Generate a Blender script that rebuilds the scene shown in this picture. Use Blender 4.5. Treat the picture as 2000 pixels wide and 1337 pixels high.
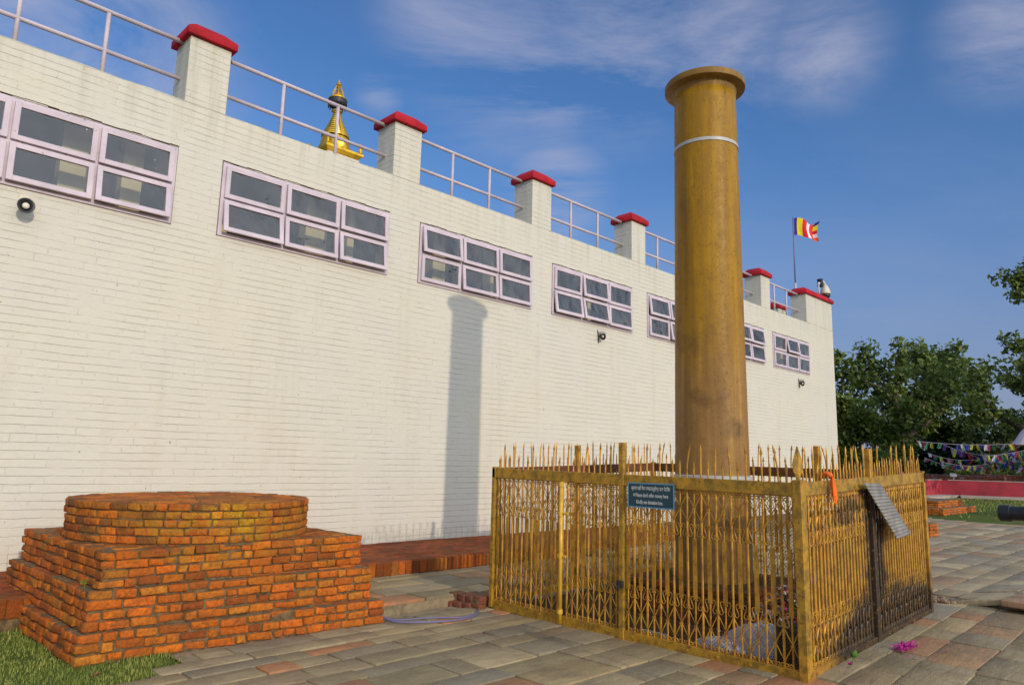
import bpy, bmesh, math, random
from math import sin, cos, pi, radians, atan2, hypot
from mathutils import Vector, Matrix, noise as mn

for o in list(bpy.data.objects): bpy.data.objects.remove(o)
S = bpy.context.scene
COL = S.collection
rnd = random.Random(7)

# ------------------------------------------------------------------ camera
F_PX, PITCH, ROLL, YAW = 1411.7, 0.162324, 0.024684, 0.789243
EYE = Vector((0, 0, 1.55))
cy, sy, cp, sp = cos(YAW), sin(YAW), cos(PITCH), sin(PITCH)
FW = Vector((cy*cp, sy*cp, sp)); RT0 = Vector((sy, -cy, 0)); UP0 = RT0.cross(FW)
RT = RT0*cos(ROLL) + UP0*sin(ROLL); UP = UP0*cos(ROLL) - RT0*sin(ROLL)
cam = bpy.data.cameras.new('camera'); camo = bpy.data.objects.new('camera', cam); COL.objects.link(camo)
cam.sensor_width = 36; cam.lens = F_PX/2000*36; cam.clip_start = .05; cam.clip_end = 3000
m = Matrix((RT, UP, -FW)).transposed().to_4x4(); m.translation = EYE; camo.matrix_world = m
S.camera = camo
def at_dist(px, py, D):
    """where the sight line of a photo pixel is D metres away over the ground (used to survey positions)"""
    d = FW + RT*((px-1000)/F_PX) - UP*((py-668.5)/F_PX)
    return EYE + d*(D/hypot(d.x, d.y))

# ------------------------------------------------------------------ light
SUN_EL = radians(18.6); SUN_TO = Vector((-.181*cos(SUN_EL), -.983*cos(SUN_EL), sin(SUN_EL))).normalized()
sl = bpy.data.lights.new('sun', 'SUN'); sl.energy = 2.0; sl.angle = radians(.9); sl.color = (1, .87, .70)
so = bpy.data.objects.new('sun', sl); COL.objects.link(so)
so.rotation_euler = SUN_TO.to_track_quat('Z', 'Y').to_euler()
W = bpy.data.worlds.new('World'); S.world = W; W.use_nodes = True
S.view_settings.view_transform = 'Standard'; S.view_settings.look = 'None'
S.view_settings.exposure = 0.05; S.view_settings.gamma = 1
SKY_STRENGTH = .15

class NT:
    """small helper to write node graphs"""
    def __init__(s, tree): s.t = tree; s.n = tree.nodes; s.l = tree.links
    def node(s, ty, **kw):
        n = s.n.new(ty)
        for k, v in kw.items():
            if k[0] == '_': setattr(n, k[1:], v)
        return n
    def put(s, sock, v):
        if hasattr(v, 'is_linked') or isinstance(v, bpy.types.NodeSocket): s.l.new(v, sock)
        else:
            if isinstance(v, (tuple, list)) and len(v) == 3 and sock.type == 'RGBA': v = (*v, 1)
            sock.default_value = v
    def math(s, op, a, b=0.0, c=0.0, clamp=False):
        n = s.n.new('ShaderNodeMath'); n.operation = op; n.use_clamp = clamp
        for i, v in enumerate((a, b, c)): s.put(n.inputs[i], v)
        return n.outputs[0]
    def mix(s, f, a, b, mode='MIX'):
        n = s.n.new('ShaderNodeMix'); n.data_type = 'RGBA'; n.blend_type = mode
        s.put(n.inputs[0], f); s.put(n.inputs[6], a); s.put(n.inputs[7], b)
        return n.outputs[2]
    def noise(s, vec, scale, detail=4, rough=.55, dist=0, out=0):
        n = s.n.new('ShaderNodeTexNoise'); s.put(n.inputs['Vector'], vec)
        n.inputs['Scale'].default_value = scale; n.inputs['Detail'].default_value = detail
        n.inputs['Roughness'].default_value = rough; n.inputs['Distortion'].default_value = dist
        return n.outputs[out]
    def ramp(s, f, stops):
        n = s.n.new('ShaderNodeValToRGB'); s.put(n.inputs[0], f); e = n.color_ramp.elements
        while len(e) < len(stops): e.new(.5)
        for i, (p, c) in enumerate(stops):
            e[i].position = p
            e[i].color = (c, c, c, 1) if not isinstance(c, (tuple, list)) else (*c, 1)
        return n.outputs[0]
    def smooth(s, v, a, b, lo=0., hi=1.):
        n = s.n.new('ShaderNodeMapRange'); n.interpolation_type = 'SMOOTHSTEP'
        s.put(n.inputs[0], v)
        for i, x in enumerate((a, b, lo, hi)): n.inputs[i+1].default_value = x
        return n.outputs[0]
    def comb(s, x, y, z):
        n = s.n.new('ShaderNodeCombineXYZ')
        for i, v in enumerate((x, y, z)): s.put(n.inputs[i], v)
        return n.outputs[0]
    def sep(s, v):
        n = s.n.new('ShaderNodeSeparateXYZ'); s.put(n.inputs[0], v); return n.outputs
    def vmul(s, v, k):
        n = s.n.new('ShaderNodeVectorMath'); n.operation = 'MULTIPLY'; s.put(n.inputs[0], v); n.inputs[1].default_value = k
        return n.outputs[0]
    def vadd(s, a, b):
        n = s.n.new('ShaderNodeVectorMath'); n.operation = 'ADD'; s.put(n.inputs[0], a); s.put(n.inputs[1], b)
        return n.outputs[0]
    def pos(s): return s.n.new('ShaderNodeNewGeometry').outputs['Position']
    def attr(s, name='Col'):
        n = s.n.new('ShaderNodeAttribute'); n.attribute_name = name; return n.outputs[0]
    def bump(s, h, strength=.5, dist=.01, normal=None):
        n = s.n.new('ShaderNodeBump'); s.put(n.inputs['Height'], h)
        n.inputs['Strength'].default_value = strength; n.inputs['Distance'].default_value = dist
        if normal: s.put(n.inputs['Normal'], normal)
        return n.outputs[0]

# sky with thin clouds
w = NT(W.node_tree)
for n in list(w.n): w.n.remove(n)
sky = w.n.new('ShaderNodeTexSky'); sky.sky_type = 'NISHITA'; sky.sun_disc = False
sky.sun_elevation = SUN_EL; sky.sun_rotation = atan2(SUN_TO.x, SUN_TO.y); sky.altitude = 100
sky.air_density = 1.1; sky.dust_density = .8; sky.ozone_density = 3.0
tc = w.n.new('ShaderNodeTexCoord').outputs['Generated']
x, y, z = w.sep(tc)
zz = w.math('MAXIMUM', z, .03)
u = w.math('DIVIDE', x, w.math('ADD', zz, .12)); v = w.math('DIVIDE', y, w.math('ADD', zz, .12))
flow = w.comb(w.math('MULTIPLY', w.math('ADD', w.math('MULTIPLY', u, .75), w.math('MULTIPLY', v, -.66)), .55), w.math('ADD', w.math('MULTIPLY', u, .66), w.math('MULTIPLY', v, .75)), 1.3)
c1 = w.noise(flow, 1.9, 9, .66, .5); c2 = w.noise(flow, .45, 3, .5)
def spot(px, py, r0, r1):
    d = (FW + RT*((px-1000)/F_PX) - UP*((py-668.5)/F_PX)).normalized()
    n = w.n.new('ShaderNodeVectorMath'); n.operation = 'DISTANCE'; w.put(n.inputs[0], tc); n.inputs[1].default_value = d
    return w.smooth(n.outputs['Value'], r0, r1, 1, 0)
spots = None
for a in ((1010, 120, .03, .16), (1075, 190, .02, .09), (1200, 60, .04, .18), (1400, 70, .02, .14), (120, 60, .05, .25), (740, 180, .005, .04),
          (1090, 365, .02, .09), (900, 20, .03, .14), (1985, 60, .02, .10), (1600, 90, .01, .10)):
    sp_ = spot(*a); spots = sp_ if spots is None else w.math('MAXIMUM', spots, sp_)
cl = w.math('MULTIPLY', w.ramp(c1, [(.40, 0), (.66, 1)]), w.math('ADD', w.math('MULTIPLY', spots, .95), w.math('MULTIPLY', w.ramp(c2, [(.5, 0), (.75, 1)]), .13)), clamp=True)
haze_f = w.smooth(z, .0, .42, .72, 0.)
skyc = w.mix(1, sky.outputs[0], (.47, .68, .93), 'MULTIPLY')
skyc = w.mix(haze_f, skyc, (1.62, 1.60, 2.45))
skyc = w.mix(w.math('MULTIPLY', cl, .8), skyc, (2.9, 3.0, 3.9))
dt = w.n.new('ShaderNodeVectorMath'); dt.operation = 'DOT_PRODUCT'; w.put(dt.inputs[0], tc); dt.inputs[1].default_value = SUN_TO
fill_glow = w.smooth(dt.outputs['Value'], -.15, 1.0, 0, 1)          # sky half round the sun brightened, added as fill for the shadows
skyc = w.mix(fill_glow, skyc, (8.1, 9.1, 10.9))
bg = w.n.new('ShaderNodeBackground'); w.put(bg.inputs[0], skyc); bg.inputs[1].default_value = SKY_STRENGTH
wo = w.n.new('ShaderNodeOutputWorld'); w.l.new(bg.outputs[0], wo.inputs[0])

# ------------------------------------------------------------------ mesh helpers
class MB:
    def __init__(s): s.v = []; s.f = []; s.c = []; s.m = []; s.col = (1, 1, 1); s.mi = 0
    def add(s, vs, fs, col=None):
        b = len(s.v); s.v += [tuple(p) for p in vs]; s.f += [tuple(i+b for i in f) for f in fs]
        s.c += [col or s.col]*len(vs); s.m += [s.mi]*len(fs)
    def box(s, x0, x1, y0, y1, z0, z1, col=None, j=0, r=None):
        vs = [Vector((x, y, z)) for z in (z0, z1) for x, y in ((x0, y0), (x1, y0), (x1, y1), (x0, y1))]
        if j: vs = [p + Vector(((r or rnd).uniform(-j, j), (r or rnd).uniform(-j, j), (r or rnd).uniform(-j, j))) for p in vs]
        s.add(vs, [(0, 3, 2, 1), (4, 5, 6, 7), (0, 1, 5, 4), (1, 2, 6, 5), (2, 3, 7, 6), (3, 0, 4, 7)], col)
    def obox(s, c, ax, ay, az, col=None, j=0):
        c = Vector(c); vs = [c+ax*a+ay*b+az*k for k in (-1, 1) for a, b in ((-1, -1), (1, -1), (1, 1), (-1, 1))]
        if j: vs = [p + Vector((rnd.uniform(-j, j), rnd.uniform(-j, j), rnd.uniform(-j, j))) for p in vs]
        s.add(vs, [(0, 3, 2, 1), (4, 5, 6, 7), (0, 1, 5, 4), (1, 2, 6, 5), (2, 3, 7, 6), (3, 0, 4, 7)], col)
    def tube(s, pts, r, n=6, col=None, caps=True):
        pts = [Vector(p) for p in pts]; k = len(pts); rs = r if isinstance(r, (list, tuple)) else [r]*k
        vs = []; prev = None
        for i, p in enumerate(pts):
            t = (pts[min(i+1, k-1)] - pts[max(i-1, 0)]).normalized()
            if prev is None: a = t.cross(Vector((0, 0, 1))); a = a if a.length > .1 else t.cross(Vector((1, 0, 0)))
            else: a = prev - t*prev.dot(t)
            a.normalize(); prev = a; b = t.cross(a)
            vs += [p + (a*cos(2*pi*q/n) + b*sin(2*pi*q/n))*rs[i] for q in range(n)]
        fs = [(i*n+q, i*n+(q+1) % n, (i+1)*n+(q+1) % n, (i+1)*n+q) for i in range(k-1) for q in range(n)]
        if caps: fs += [tuple(range(n-1, -1, -1)), tuple((k-1)*n+q for q in range(n))]
        s.add(vs, fs, col)
    def lathe(s, prof, c=(0, 0, 0), n=24, col=None, sq=0):
        c = Vector(c); vs = []
        for r, zc in prof:
            for q in range(n):
                a = 2*pi*(q+.5*(sq > 0))/n; vs.append(c + Vector((r*cos(a), r*sin(a), zc)))
        k = len(prof)
        fs = [(i*n+q, i*n+(q+1) % n, (i+1)*n+(q+1) % n, (i+1)*n+q) for i in range(k-1) for q in range(n)]
        if prof[0][0] > 1e-4: fs.append(tuple(range(n-1, -1, -1)))
        if prof[-1][0] > 1e-4: fs.append(tuple((k-1)*n+q for q in range(n)))
        s.add(vs, fs, col)
    def quad(s, a, b, c, d, col=None): s.add([a, b, c, d], [(0, 1, 2, 3)], col)
    def build(s, name, mat, parent=None, smooth=False, bevel=0, seg=2, loc=None):
        me = bpy.data.meshes.new(name); me.from_pydata(s.v, [], s.f); me.update()
        at = me.color_attributes.new('Col', 'FLOAT_COLOR', 'POINT')
        at.data.foreach_set('color', [q for c in s.c for q in (*c, 1)])
        for mt in (mat if isinstance(mat, (list, tuple)) else [mat]): me.materials.append(mt)
        if any(s.m): me.polygons.foreach_set('material_index', s.m)
        if smooth: me.polygons.foreach_set('use_smooth', [True]*len(me.polygons))
        o = bpy.data.objects.new(name, me); COL.objects.link(o)
        if parent: o.parent = parent; o.matrix_parent_inverse = Matrix.Translation(-parent.location) if parent.type == 'EMPTY' and parent.parent is None else Matrix()
        if bevel:
            b = o.modifiers.new('bevel', 'BEVEL'); b.width = bevel; b.segments = seg; b.limit_method = 'ANGLE'; b.angle_limit = radians(40)
            if seg > 1:
                me.polygons.foreach_set('use_smooth', [True]*len(me.polygons))
        return o
def tag(o, label=None, cat=None, group=None, kind=None):
    if label: o['label'] = label
    if cat: o['category'] = cat
    if group: o['group'] = group
    if kind: o['kind'] = kind
    return o
def thing(name, loc, label, cat, group=None):
    o = bpy.data.objects.new(name, None); COL.objects.link(o); o.location = loc; o.empty_display_size = .2
    return tag(o, label, cat, group)

# ------------------------------------------------------------------ materials
def mat(name):
    mt = bpy.data.materials.new(name); mt.use_nodes = True
    t = NT(mt.node_tree); b = t.n['Principled BSDF']
    return mt, t, b
def simple(name, col, rough=.6, metal=0, var=.12, scale=8, bump=.0, spec=.5, chips=None):
    mt, t, b = mat(name); p = t.pos(); n = t.noise(p, scale, 5, .6)
    c = t.mix(t.ramp(n, [(.3, 0), (.7, 1)]), tuple(k*(1-var) for k in col), tuple(min(1, k*(1+var)) for k in col))
    t.put(b.inputs['Base Color'], c); b.inputs['Roughness'].default_value = rough; b.inputs['Metallic'].default_value = metal
    b.inputs['Specular IOR Level'].default_value = spec
    if chips:
        ch = t.ramp(t.noise(p, chips[0], 5, .7), [(chips[1], 0), (chips[1]+.03, 1)]); t.put(b.inputs['Base Color'], t.mix(t.math('MULTIPLY', ch, .85), c, chips[2]))
    if bump: t.put(b.inputs['Normal'], t.bump(t.noise(p, scale*6, 5, .65), .6, bump))
    return mt

def whitewash():
    mt, t, b = mat('whitewashed brick')
    p = t.pos(); x, y, z = t.sep(p)
    wob = t.noise(t.vmul(p, (1, 1, 1)), 1.7, 3, .5)
    wob2 = t.noise(p, 9, 3, .6)
    zz = t.math('ADD', z, t.math('ADD', t.math('MULTIPLY', wob, .030), t.math('MULTIPLY', wob2, .016)))
    vec = t.comb(t.math('ADD', x, y), zz, 0)
    br = t.n.new('ShaderNodeTexBrick'); t.put(br.inputs['Vector'], vec)
    br.inputs['Scale'].default_value = 1; br.inputs['Mortar Size'].default_value = .0058; br.inputs['Mortar Smooth'].default_value = .5
    br.inputs['Brick Width'].default_value = .25; br.inputs['Row Height'].default_value = .0915; br.inputs['Bias'].default_value = 0
    br.inputs['Color1'].default_value = (0, 0, 0, 1); br.inputs['Color2'].default_value = (1, 1, 1, 1); br.inputs['Mortar'].default_value = (.5, .5, .5, 1)
    fac = br.outputs['Fac']; perb = br.outputs['Color']
    # headers: second brick layer with half width to break the running bond
    keep = t.ramp(t.noise(p, 2.3, 4, .6), [(.38, .12), (.62, 1)])
    rowf = t.math('ABSOLUTE', t.math('SUBTRACT', t.math('FRACT', t.math('DIVIDE', zz, .0915)), .5))
    bed = t.smooth(rowf, .43, .49, 0, 1)
    keepv = t.ramp(t.noise(p, 6.5, 3, .6), [(.50, 0), (.64, .6)])
    line = t.math('MAXIMUM', t.math('MULTIPLY', bed, keep), t.math('MULTIPLY', fac, keepv), clamp=True)
    big = t.ramp(t.noise(p, .8, 5, .6), [(.3, 0), (.7, 1)])
    base = t.mix(big, (.60, .55, .425), (.585, .545, .46))
    base = t.mix(t.math('MULTIPLY', perb, .20), base, (.66, .62, .50))
    # rain streaks below the parapet
    st = t.noise(t.comb(t.math('MULTIPLY', t.math('ADD', x, y), 6), 0, t.math('MULTIPLY', z, .35)), 1.0, 5, .65)
    band = t.smooth(z, 5.35, 6.15, 0, 1)
    base = t.mix(t.math('MULTIPLY', t.math('MULTIPLY', t.ramp(st, [(.48, 0), (.75, 1)]), band), .6), base, (.36, .35, .24))
    st2 = t.noise(t.comb(t.math('MULTIPLY', t.math('ADD', x, y), 3.1), 7, t.math('MULTIPLY', z, .18)), 1.0, 4, .6)
    base = t.mix(t.math('MULTIPLY', t.ramp(st2, [(.54, 0), (.78, 1)]), .28), base, (.44, .37, .24))
    base = t.mix(t.math('MULTIPLY', line, .19), base, (.36, .33, .26))
    sold = t.math('MULTIPLY', t.smooth(t.math('ABSOLUTE', t.math('SUBTRACT', t.math('FRACT', t.math('DIVIDE', t.math('ADD', t.math('ADD', x, y), t.math('MULTIPLY', wob2, .02)), .128)), .5)), .43, .49, 0, 1), t.smooth(z, .44, .46, .6, 0))
    base = t.mix(sold, base, (.30, .27, .21))
    # chips and specks
    sp1 = t.ramp(t.noise(p, 26, 2, .5), [(.755, 0), (.775, 1)])
    base = t.mix(t.math('MULTIPLY', sp1, .8), base, (.09, .07, .05))
    low = t.smooth(z, .28, .62, .5, 0)
    base = t.mix(t.math('MULTIPLY', low, t.ramp(t.noise(p, 5, 5, .7), [(.4, 0), (.7, 1)])), base, (.42, .33, .22))
    t.put(b.inputs['Base Color'], base); b.inputs['Roughness'].default_value = .62
    b.inputs['Specular IOR Level'].default_value = .3
    hgt = t.math('ADD', t.math('MULTIPLY', line, -1.0), t.math('MULTIPLY', perb, .30))
    hgt = t.math('ADD', hgt, t.math('MULTIPLY', t.noise(p, 14, 5, .6), .95))
    hgt = t.math('ADD', hgt, t.math('MULTIPLY', t.noise(p, 70, 4, .6), .18))
    t.put(b.inputs['Normal'], t.bump(hgt, .75, .010))
    return mt
M = {}
M['white'] = whitewash()
M['frame'] = simple('mauve painted timber', (.55, .455, .485), .55, 0, .14, 3, .003, .4, (14, .66, (.16, .08, .05)))
M['rail'] = simple('mauve painted pipe', (.50, .42, .44), .5, 0, .14, 4, .002, .5, (22, .66, (.15, .07, .04)))
M['red'] = simple('red painted coping', (.38, .010, .018), .85, 0, .32, 3, .012, .3, (12, .64, (.16, .02, .03)))
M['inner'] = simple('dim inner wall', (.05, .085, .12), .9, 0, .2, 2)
M['cream'] = simple('cream inner column', (.80, .66, .34), .8, 0, .1, 2)
M['roof'] = simple('roof concrete', (.32, .30, .27), .9, 0, .2, 1)
M['black'] = simple('black plastic', (.012, .012, .014), .45, 0, .2, 6)
M['blackmetal'] = simple('dark iron', (.03, .028, .026), .5, .3, .3, 6)
M['ivory'] = simple('ivory plastic', (.62, .55, .42), .5, 0, .1, 8)
M['whiteplastic'] = simple('white plastic', (.7, .7, .68), .4, 0, .06, 8)
M['marble'] = simple('pale marble band', (.42, .40, .37), .45, 0, .14, 12)
M['soil'] = simple('dark soil', (.060, .034, .016), .95, 0, .45, 7, .02, .1)
M['bark'] = simple('bark', (.10, .075, .05), .9, 0, .35, 3, .03)
M['cablem'] = simple('violet cable', (.16, .14, .28), .5, 0, .1, 8)
M['saffron'] = simple('saffron cloth', (.85, .16, .008), .8, 0, .12, 14)
M['magenta'] = simple('magenta petals', (.42, .008, .20), .7, 0, .35, 40)
M['greenleaf'] = simple('green leaf', (.09, .24, .03), .5, 0, .3, 30)
M['concrete'] = simple('stained kerb concrete', (.17, .135, .10), .9, 0, .5, 6, .02)
M['lime'] = simple('pale ledge', (.42, .34, .28), .9, 0, .2, 2)
M['foil'] = simple('white wrappers', (.6, .6, .62), .35, .2, .2, 20)
M['crimson'] = simple('red painted low wall', (.34, .022, .035), .7, 0, .30, 1.2, .01)
M['parasol'] = simple('pale pink canopy', (.62, .48, .47), .7, 0, .1, 2)
M['goldpaint2'] = simple('bright yellow painted pipe', (.68, .40, .04), .45, .1, .2, 9)

def glassmat():
    mt, t, b = mat('dusty window glass'); p = t.pos()
    t.n.remove(b); out = t.n['Material Output']
    tr = t.n.new('ShaderNodeBsdfTransparent'); tr.inputs[0].default_value = (.74, .78, .80, 1)
    gl = t.n.new('ShaderNodeBsdfGlossy'); gl.inputs[0].default_value = (1, 1, 1, 1); gl.inputs['Roughness'].default_value = .04
    t.put(gl.inputs['Normal'], t.bump(t.noise(p, 2.2, 3, .5), .7, .12))
    df = t.n.new('ShaderNodeBsdfDiffuse'); df.inputs[0].default_value = (.52, .50, .44, 1)
    fr = t.n.new('ShaderNodeFresnel'); fr.inputs[0].default_value = 1.85
    a = t.n.new('ShaderNodeMixShader'); t.l.new(fr.outputs[0], a.inputs[0]); t.l.new(tr.outputs[0], a.inputs[1]); t.l.new(gl.outputs[0], a.inputs[2])
    dust = t.math('ADD', t.math('MULTIPLY', t.ramp(t.noise(p, 2.2, 6, .6), [(.42, 0), (.75, 1)]), .07), t.math('MULTIPLY', t.ramp(t.noise(p, 38, 3, .7), [(.70, 0), (.74, 1)]), .25))
    dust = t.math('ADD', dust, .03)
    c = t.n.new('ShaderNodeMixShader'); t.put(c.inputs[0], dust); t.l.new(a.outputs[0], c.inputs[1]); t.l.new(df.outputs[0], c.inputs[2])
    t.l.new(c.outputs[0], out.inputs[0]); return mt
M['glass'] = glassmat()

def brickmat(name, tint=(1, 1, 1), moss=.3, rough=.85, stain=False):
    mt, t, b = mat(name); p = t.pos(); c = t.attr(); x_ = t.sep(p)[0]
    c = t.mix(1, c, tint, 'MULTIPLY')
    n1 = t.noise(p, 30, 5, .7); n2 = t.noise(p, 5, 5, .65); n3 = t.noise(p, 90, 3, .6)
    c = t.mix(t.math('MULTIPLY', t.ramp(n1, [(.44, 0), (.66, 1)]), .62), c, (.20, .05, .010))
    c = t.mix(t.math('MULTIPLY', t.ramp(n2, [(.50, 0), (.66, 1)]), moss), c, (.06, .045, .018))
    if stain:
        dn_ = t.n.new('ShaderNodeVectorMath'); dn_.operation = 'DISTANCE'; t.put(dn_.inputs[0], t.vmul(p, (1, 1, 2.2))); dn_.inputs[1].default_value = (2.86, 6.23, 1.0*2.2)
        far_ = t.smooth(dn_.outputs['Value'], .05, .55, 1, 0)
        m1 = t.math('MULTIPLY', far_, t.ramp(t.math('ADD', t.noise(p, 9, 5, .65), t.math('MULTIPLY', far_, .05)), [(.53, 0), (.60, 1)]))
        c = t.mix(t.math('MULTIPLY', m1, .85), c, (.62, .34, .010))
        wide = t.math('MULTIPLY', t.smooth(dn_.outputs['Value'], .3, 1.5, .6, 0), t.ramp(t.noise(p, 5, 5, .65), [(.45, 0), (.6, 1)]))
        c = t.mix(wide, c, (.42, .22, .012))
        side = t.math('MULTIPLY', t.ramp(t.noise(p, 3.2, 6, .7), [(.49, 0), (.64, .6)]), t.smooth(x_, 1.9, 2.6, 1, .35))
        c = t.mix(side, c, (.10, .052, .018))
    up_ = t.sep(t.n.new('ShaderNodeNewGeometry').outputs['Normal'])[2]
    c = t.mix(t.math('MULTIPLY', t.smooth(up_, .5, .95, 0, .7), t.ramp(t.noise(p, 7, 5, .7), [(.40, 0), (.60, 1)])), c, (.085, .05, .02))
    c = t.mix(t.math('MULTIPLY', t.ramp(n3, [(.66, 0), (.72, 1)]), .5), c, (.48, .26, .14))
    t.put(b.inputs['Base Color'], c); b.inputs['Roughness'].default_value = rough; b.inputs['Specular IOR Level'].default_value = .25
    h = t.math('ADD', t.math('MULTIPLY', n1, 1.3), t.math('MULTIPLY', t.noise(p, 12, 4, .6), 1.2))
    t.put(b.inputs['Normal'], t.bump(h, 1.0, .018)); return mt
M['brick'] = brickmat('weathered orange brick')
M['plinthbrick'] = brickmat('turmeric stained orange brick', stain=True)
M['brickfloor'] = brickmat('red brick paving', (.8, .62, .8), .35)
M['brickdark'] = brickmat('old dark brick', (.30, .30, .45), .6)
def mortar():
    mt, t, b = mat('lime mud mortar'); p = t.pos(); n = t.noise(p, 16, 5, .7)
    t.put(b.inputs['Base Color'], t.mix(t.ramp(n, [(.35, 0), (.65, 1)]), (.07, .045, .018), (.24, .15, .065)))
    b.inputs['Roughness'].default_value = .95; t.put(b.inputs['Normal'], t.bump(t.noise(p, 60, 4, .7), .9, .015)); return mt
M['mortar'] = mortar()
def slabmat():
    mt, t, b = mat('sandstone paving'); p = t.pos(); c = t.attr(); x, y, z = t.sep(p)
    lay = t.noise(t.comb(t.math('MULTIPLY', x, 1.2), t.math('MULTIPLY', y, 5), 0), 2.2, 6, .65, .8)
    c = t.mix(t.math('MULTIPLY', t.ramp(lay, [(.35, 0), (.7, 1)]), .5), c, (.20, .14, .085))
    n2 = t.noise(p, 1.1, 5, .65)
    c = t.mix(t.math('MULTIPLY', t.ramp(n2, [(.45, 0), (.68, 1)]), .5), c, (.11, .085, .05))
    n3 = t.noise(p, 38, 4, .7)
    c = t.mix(t.math('MULTIPLY', t.ramp(t.noise(p, 3.3, 6, .7), [(.50, 0), (.62, 1)]), .45), c, (.17, .125, .07))
    c = t.mix(t.math('MULTIPLY', t.ramp(n3, [(.5, 0), (.75, 1)]), .35), c, (.48, .38, .25))
    t.put(b.inputs['Base Color'], c)
    t.put(b.inputs['Roughness'], t.math('ADD', t.math('MULTIPLY', lay, .3), .6)); b.inputs['Specular IOR Level'].default_value = .25
    h = t.math('ADD', t.math('MULTIPLY', lay, 1.2), t.math('MULTIPLY', t.noise(p, 25, 5, .65), .6))
    t.put(b.inputs['Normal'], t.bump(h, .8, .012)); return mt
M['slab'] = slabmat()
def jointmat():
    mt, t, b = mat('earth between slabs'); p = t.pos(); n = t.noise(p, 4, 6, .7)
    t.put(b.inputs['Base Color'], t.ramp(n, [(.35, (.14, .105, .06)), (.55, (.30, .225, .13)), (.72, (.13, .125, .045))]))
    b.inputs['Roughness'].default_value = .95; t.put(b.inputs['Normal'], t.bump(t.noise(p, 50, 4, .7), .8, .01)); return mt
M['joint'] = jointmat()
def grassground():
    mt, t, b = mat('grass ground'); p = t.pos(); n = t.noise(p, .35, 7, .65); n2 = t.noise(p, 6, 5, .7)
    c = t.ramp(n, [(.33, (.075, .11, .022)), (.52, (.12, .155, .03)), (.62, (.20, .165, .06)), (.75, (.13, .15, .035))])
    c = t.mix(t.math('MULTIPLY', n2, .6), c, (.055, .075, .018))
    t.put(b.inputs['Base Color'], c); b.inputs['Roughness'].default_value = 1; b.inputs['Specular IOR Level'].default_value = .1
    t.put(b.inputs['Normal'], t.bump(t.noise(p, 30, 4, .7), 1, .04)); return mt
M['ground'] = grassground()
def leafmat(name, a, bb, trans=.25):
    mt, t, b = mat(name); c = t.attr()
    c = t.mix(t.math('MULTIPLY', c, 1), a, bb)
    t.put(b.inputs['Base Color'], c); b.inputs['Roughness'].default_value = .55; b.inputs['Specular IOR Level'].default_value = .35
    tl = t.n.new('ShaderNodeBsdfTranslucent'); t.put(tl.inputs[0], c); mx = t.n.new('ShaderNodeMixShader'); mx.inputs[0].default_value = trans
    t.l.new(b.outputs[0], mx.inputs[1]); t.l.new(tl.outputs[0], mx.inputs[2]); t.l.new(mx.outputs[0], t.n['Material Output'].inputs[0]); return mt
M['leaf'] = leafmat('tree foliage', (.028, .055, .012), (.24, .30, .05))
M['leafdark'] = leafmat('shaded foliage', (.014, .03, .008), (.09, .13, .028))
M['grass'] = leafmat('grass blades', (.09, .15, .016), (.48, .48, .11))
def colattr(name, rough=.7, metal=0):
    mt, t, b = mat(name); t.put(b.inputs['Base Color'], t.attr()); b.inputs['Roughness'].default_value = rough; b.inputs['Metallic'].default_value = metal; return mt
M['cloth'] = colattr('printed cloth', .85)
M['paint'] = colattr('painted board', .5)

def goldpaint():
    mt, t, b = mat('gold painted iron'); p = t.pos(); x, y, z = t.sep(p)
    n = t.noise(p, 9, 6, .7); n2 = t.noise(p, 38, 4, .7); n3 = t.noise(p, 2.2, 4, .6)
    c = t.mix(t.ramp(n3, [(.35, 0), (.65, 1)]), (.58, .28, .022), (.48, .26, .025))
    c = t.mix(t.math('MULTIPLY', t.ramp(n, [(.42, 0), (.64, 1)]), .85), c, (.22, .09, .015))
    c = t.mix(t.math('MULTIPLY', t.ramp(n2, [(.60, 0), (.70, 1)]), .8), c, (.07, .03, .012))
    # smoke from butter lamps on the side facing the path
    wob = t.math('MULTIPLY', t.math('SUBTRACT', t.noise(p, 3.5, 5, .65), .5), .55)
    xw = t.math('ADD', x, wob); zw = t.math('ADD', z, wob)
    col_ = t.smooth(t.math('ABSOLUTE', t.math('SUBTRACT', xw, 7.12)), .16, .30, 1, 0)
    lowline = t.math('SUBTRACT', zw, t.math('MULTIPLY', t.smooth(x, 5.7, 6.9, 0, 1), .40))
    low = t.math('MULTIPLY', t.smooth(lowline, -.02, .24, 1, 0), t.ramp(t.noise(p, 17, 5, .7), [(.35, .85), (.5, 1)]))
    low = t.math('MULTIPLY', low, t.smooth(x, 5.75, 6.3, 0, 1))
    patch = t.math('MULTIPLY', t.smooth(t.math('ABSOLUTE', t.math('SUBTRACT', xw, 6.55)), .2, .3, 1, 0), t.smooth(t.math('ABSOLUTE', t.math('SUBTRACT', zw, 1.22)), .07, .12, .75, 0))
    soot = t.math('MAXIMUM', t.math('MAXIMUM', col_, low), patch)
    soot = t.math('MULTIPLY', t.math('MULTIPLY', soot, t.smooth(y, 2.53, 2.66, 1, 0)), t.smooth(z, 1.36, 1.40, 1, 0))
    chips = t.ramp(t.noise(p, 34, 3, .6), [(.60, 1), (.68, .45)])
    soot = t.math('MULTIPLY', soot, chips)
    c = t.mix(t.math('MULTIPLY', soot, .95), c, (.016, .011, .007))
    t.put(b.inputs['Base Color'], c); t.put(b.inputs['Roughness'], t.math('ADD', t.math('MULTIPLY', n, .3), .36))
    t.put(b.inputs['Metallic'], t.math('MULTIPLY', t.math('SUBTRACT', 1, soot), .28))
    t.put(b.inputs['Normal'], t.bump(t.math('ADD', n, n2), .5, .003)); return mt
M['gold'] = goldpaint()
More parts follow.
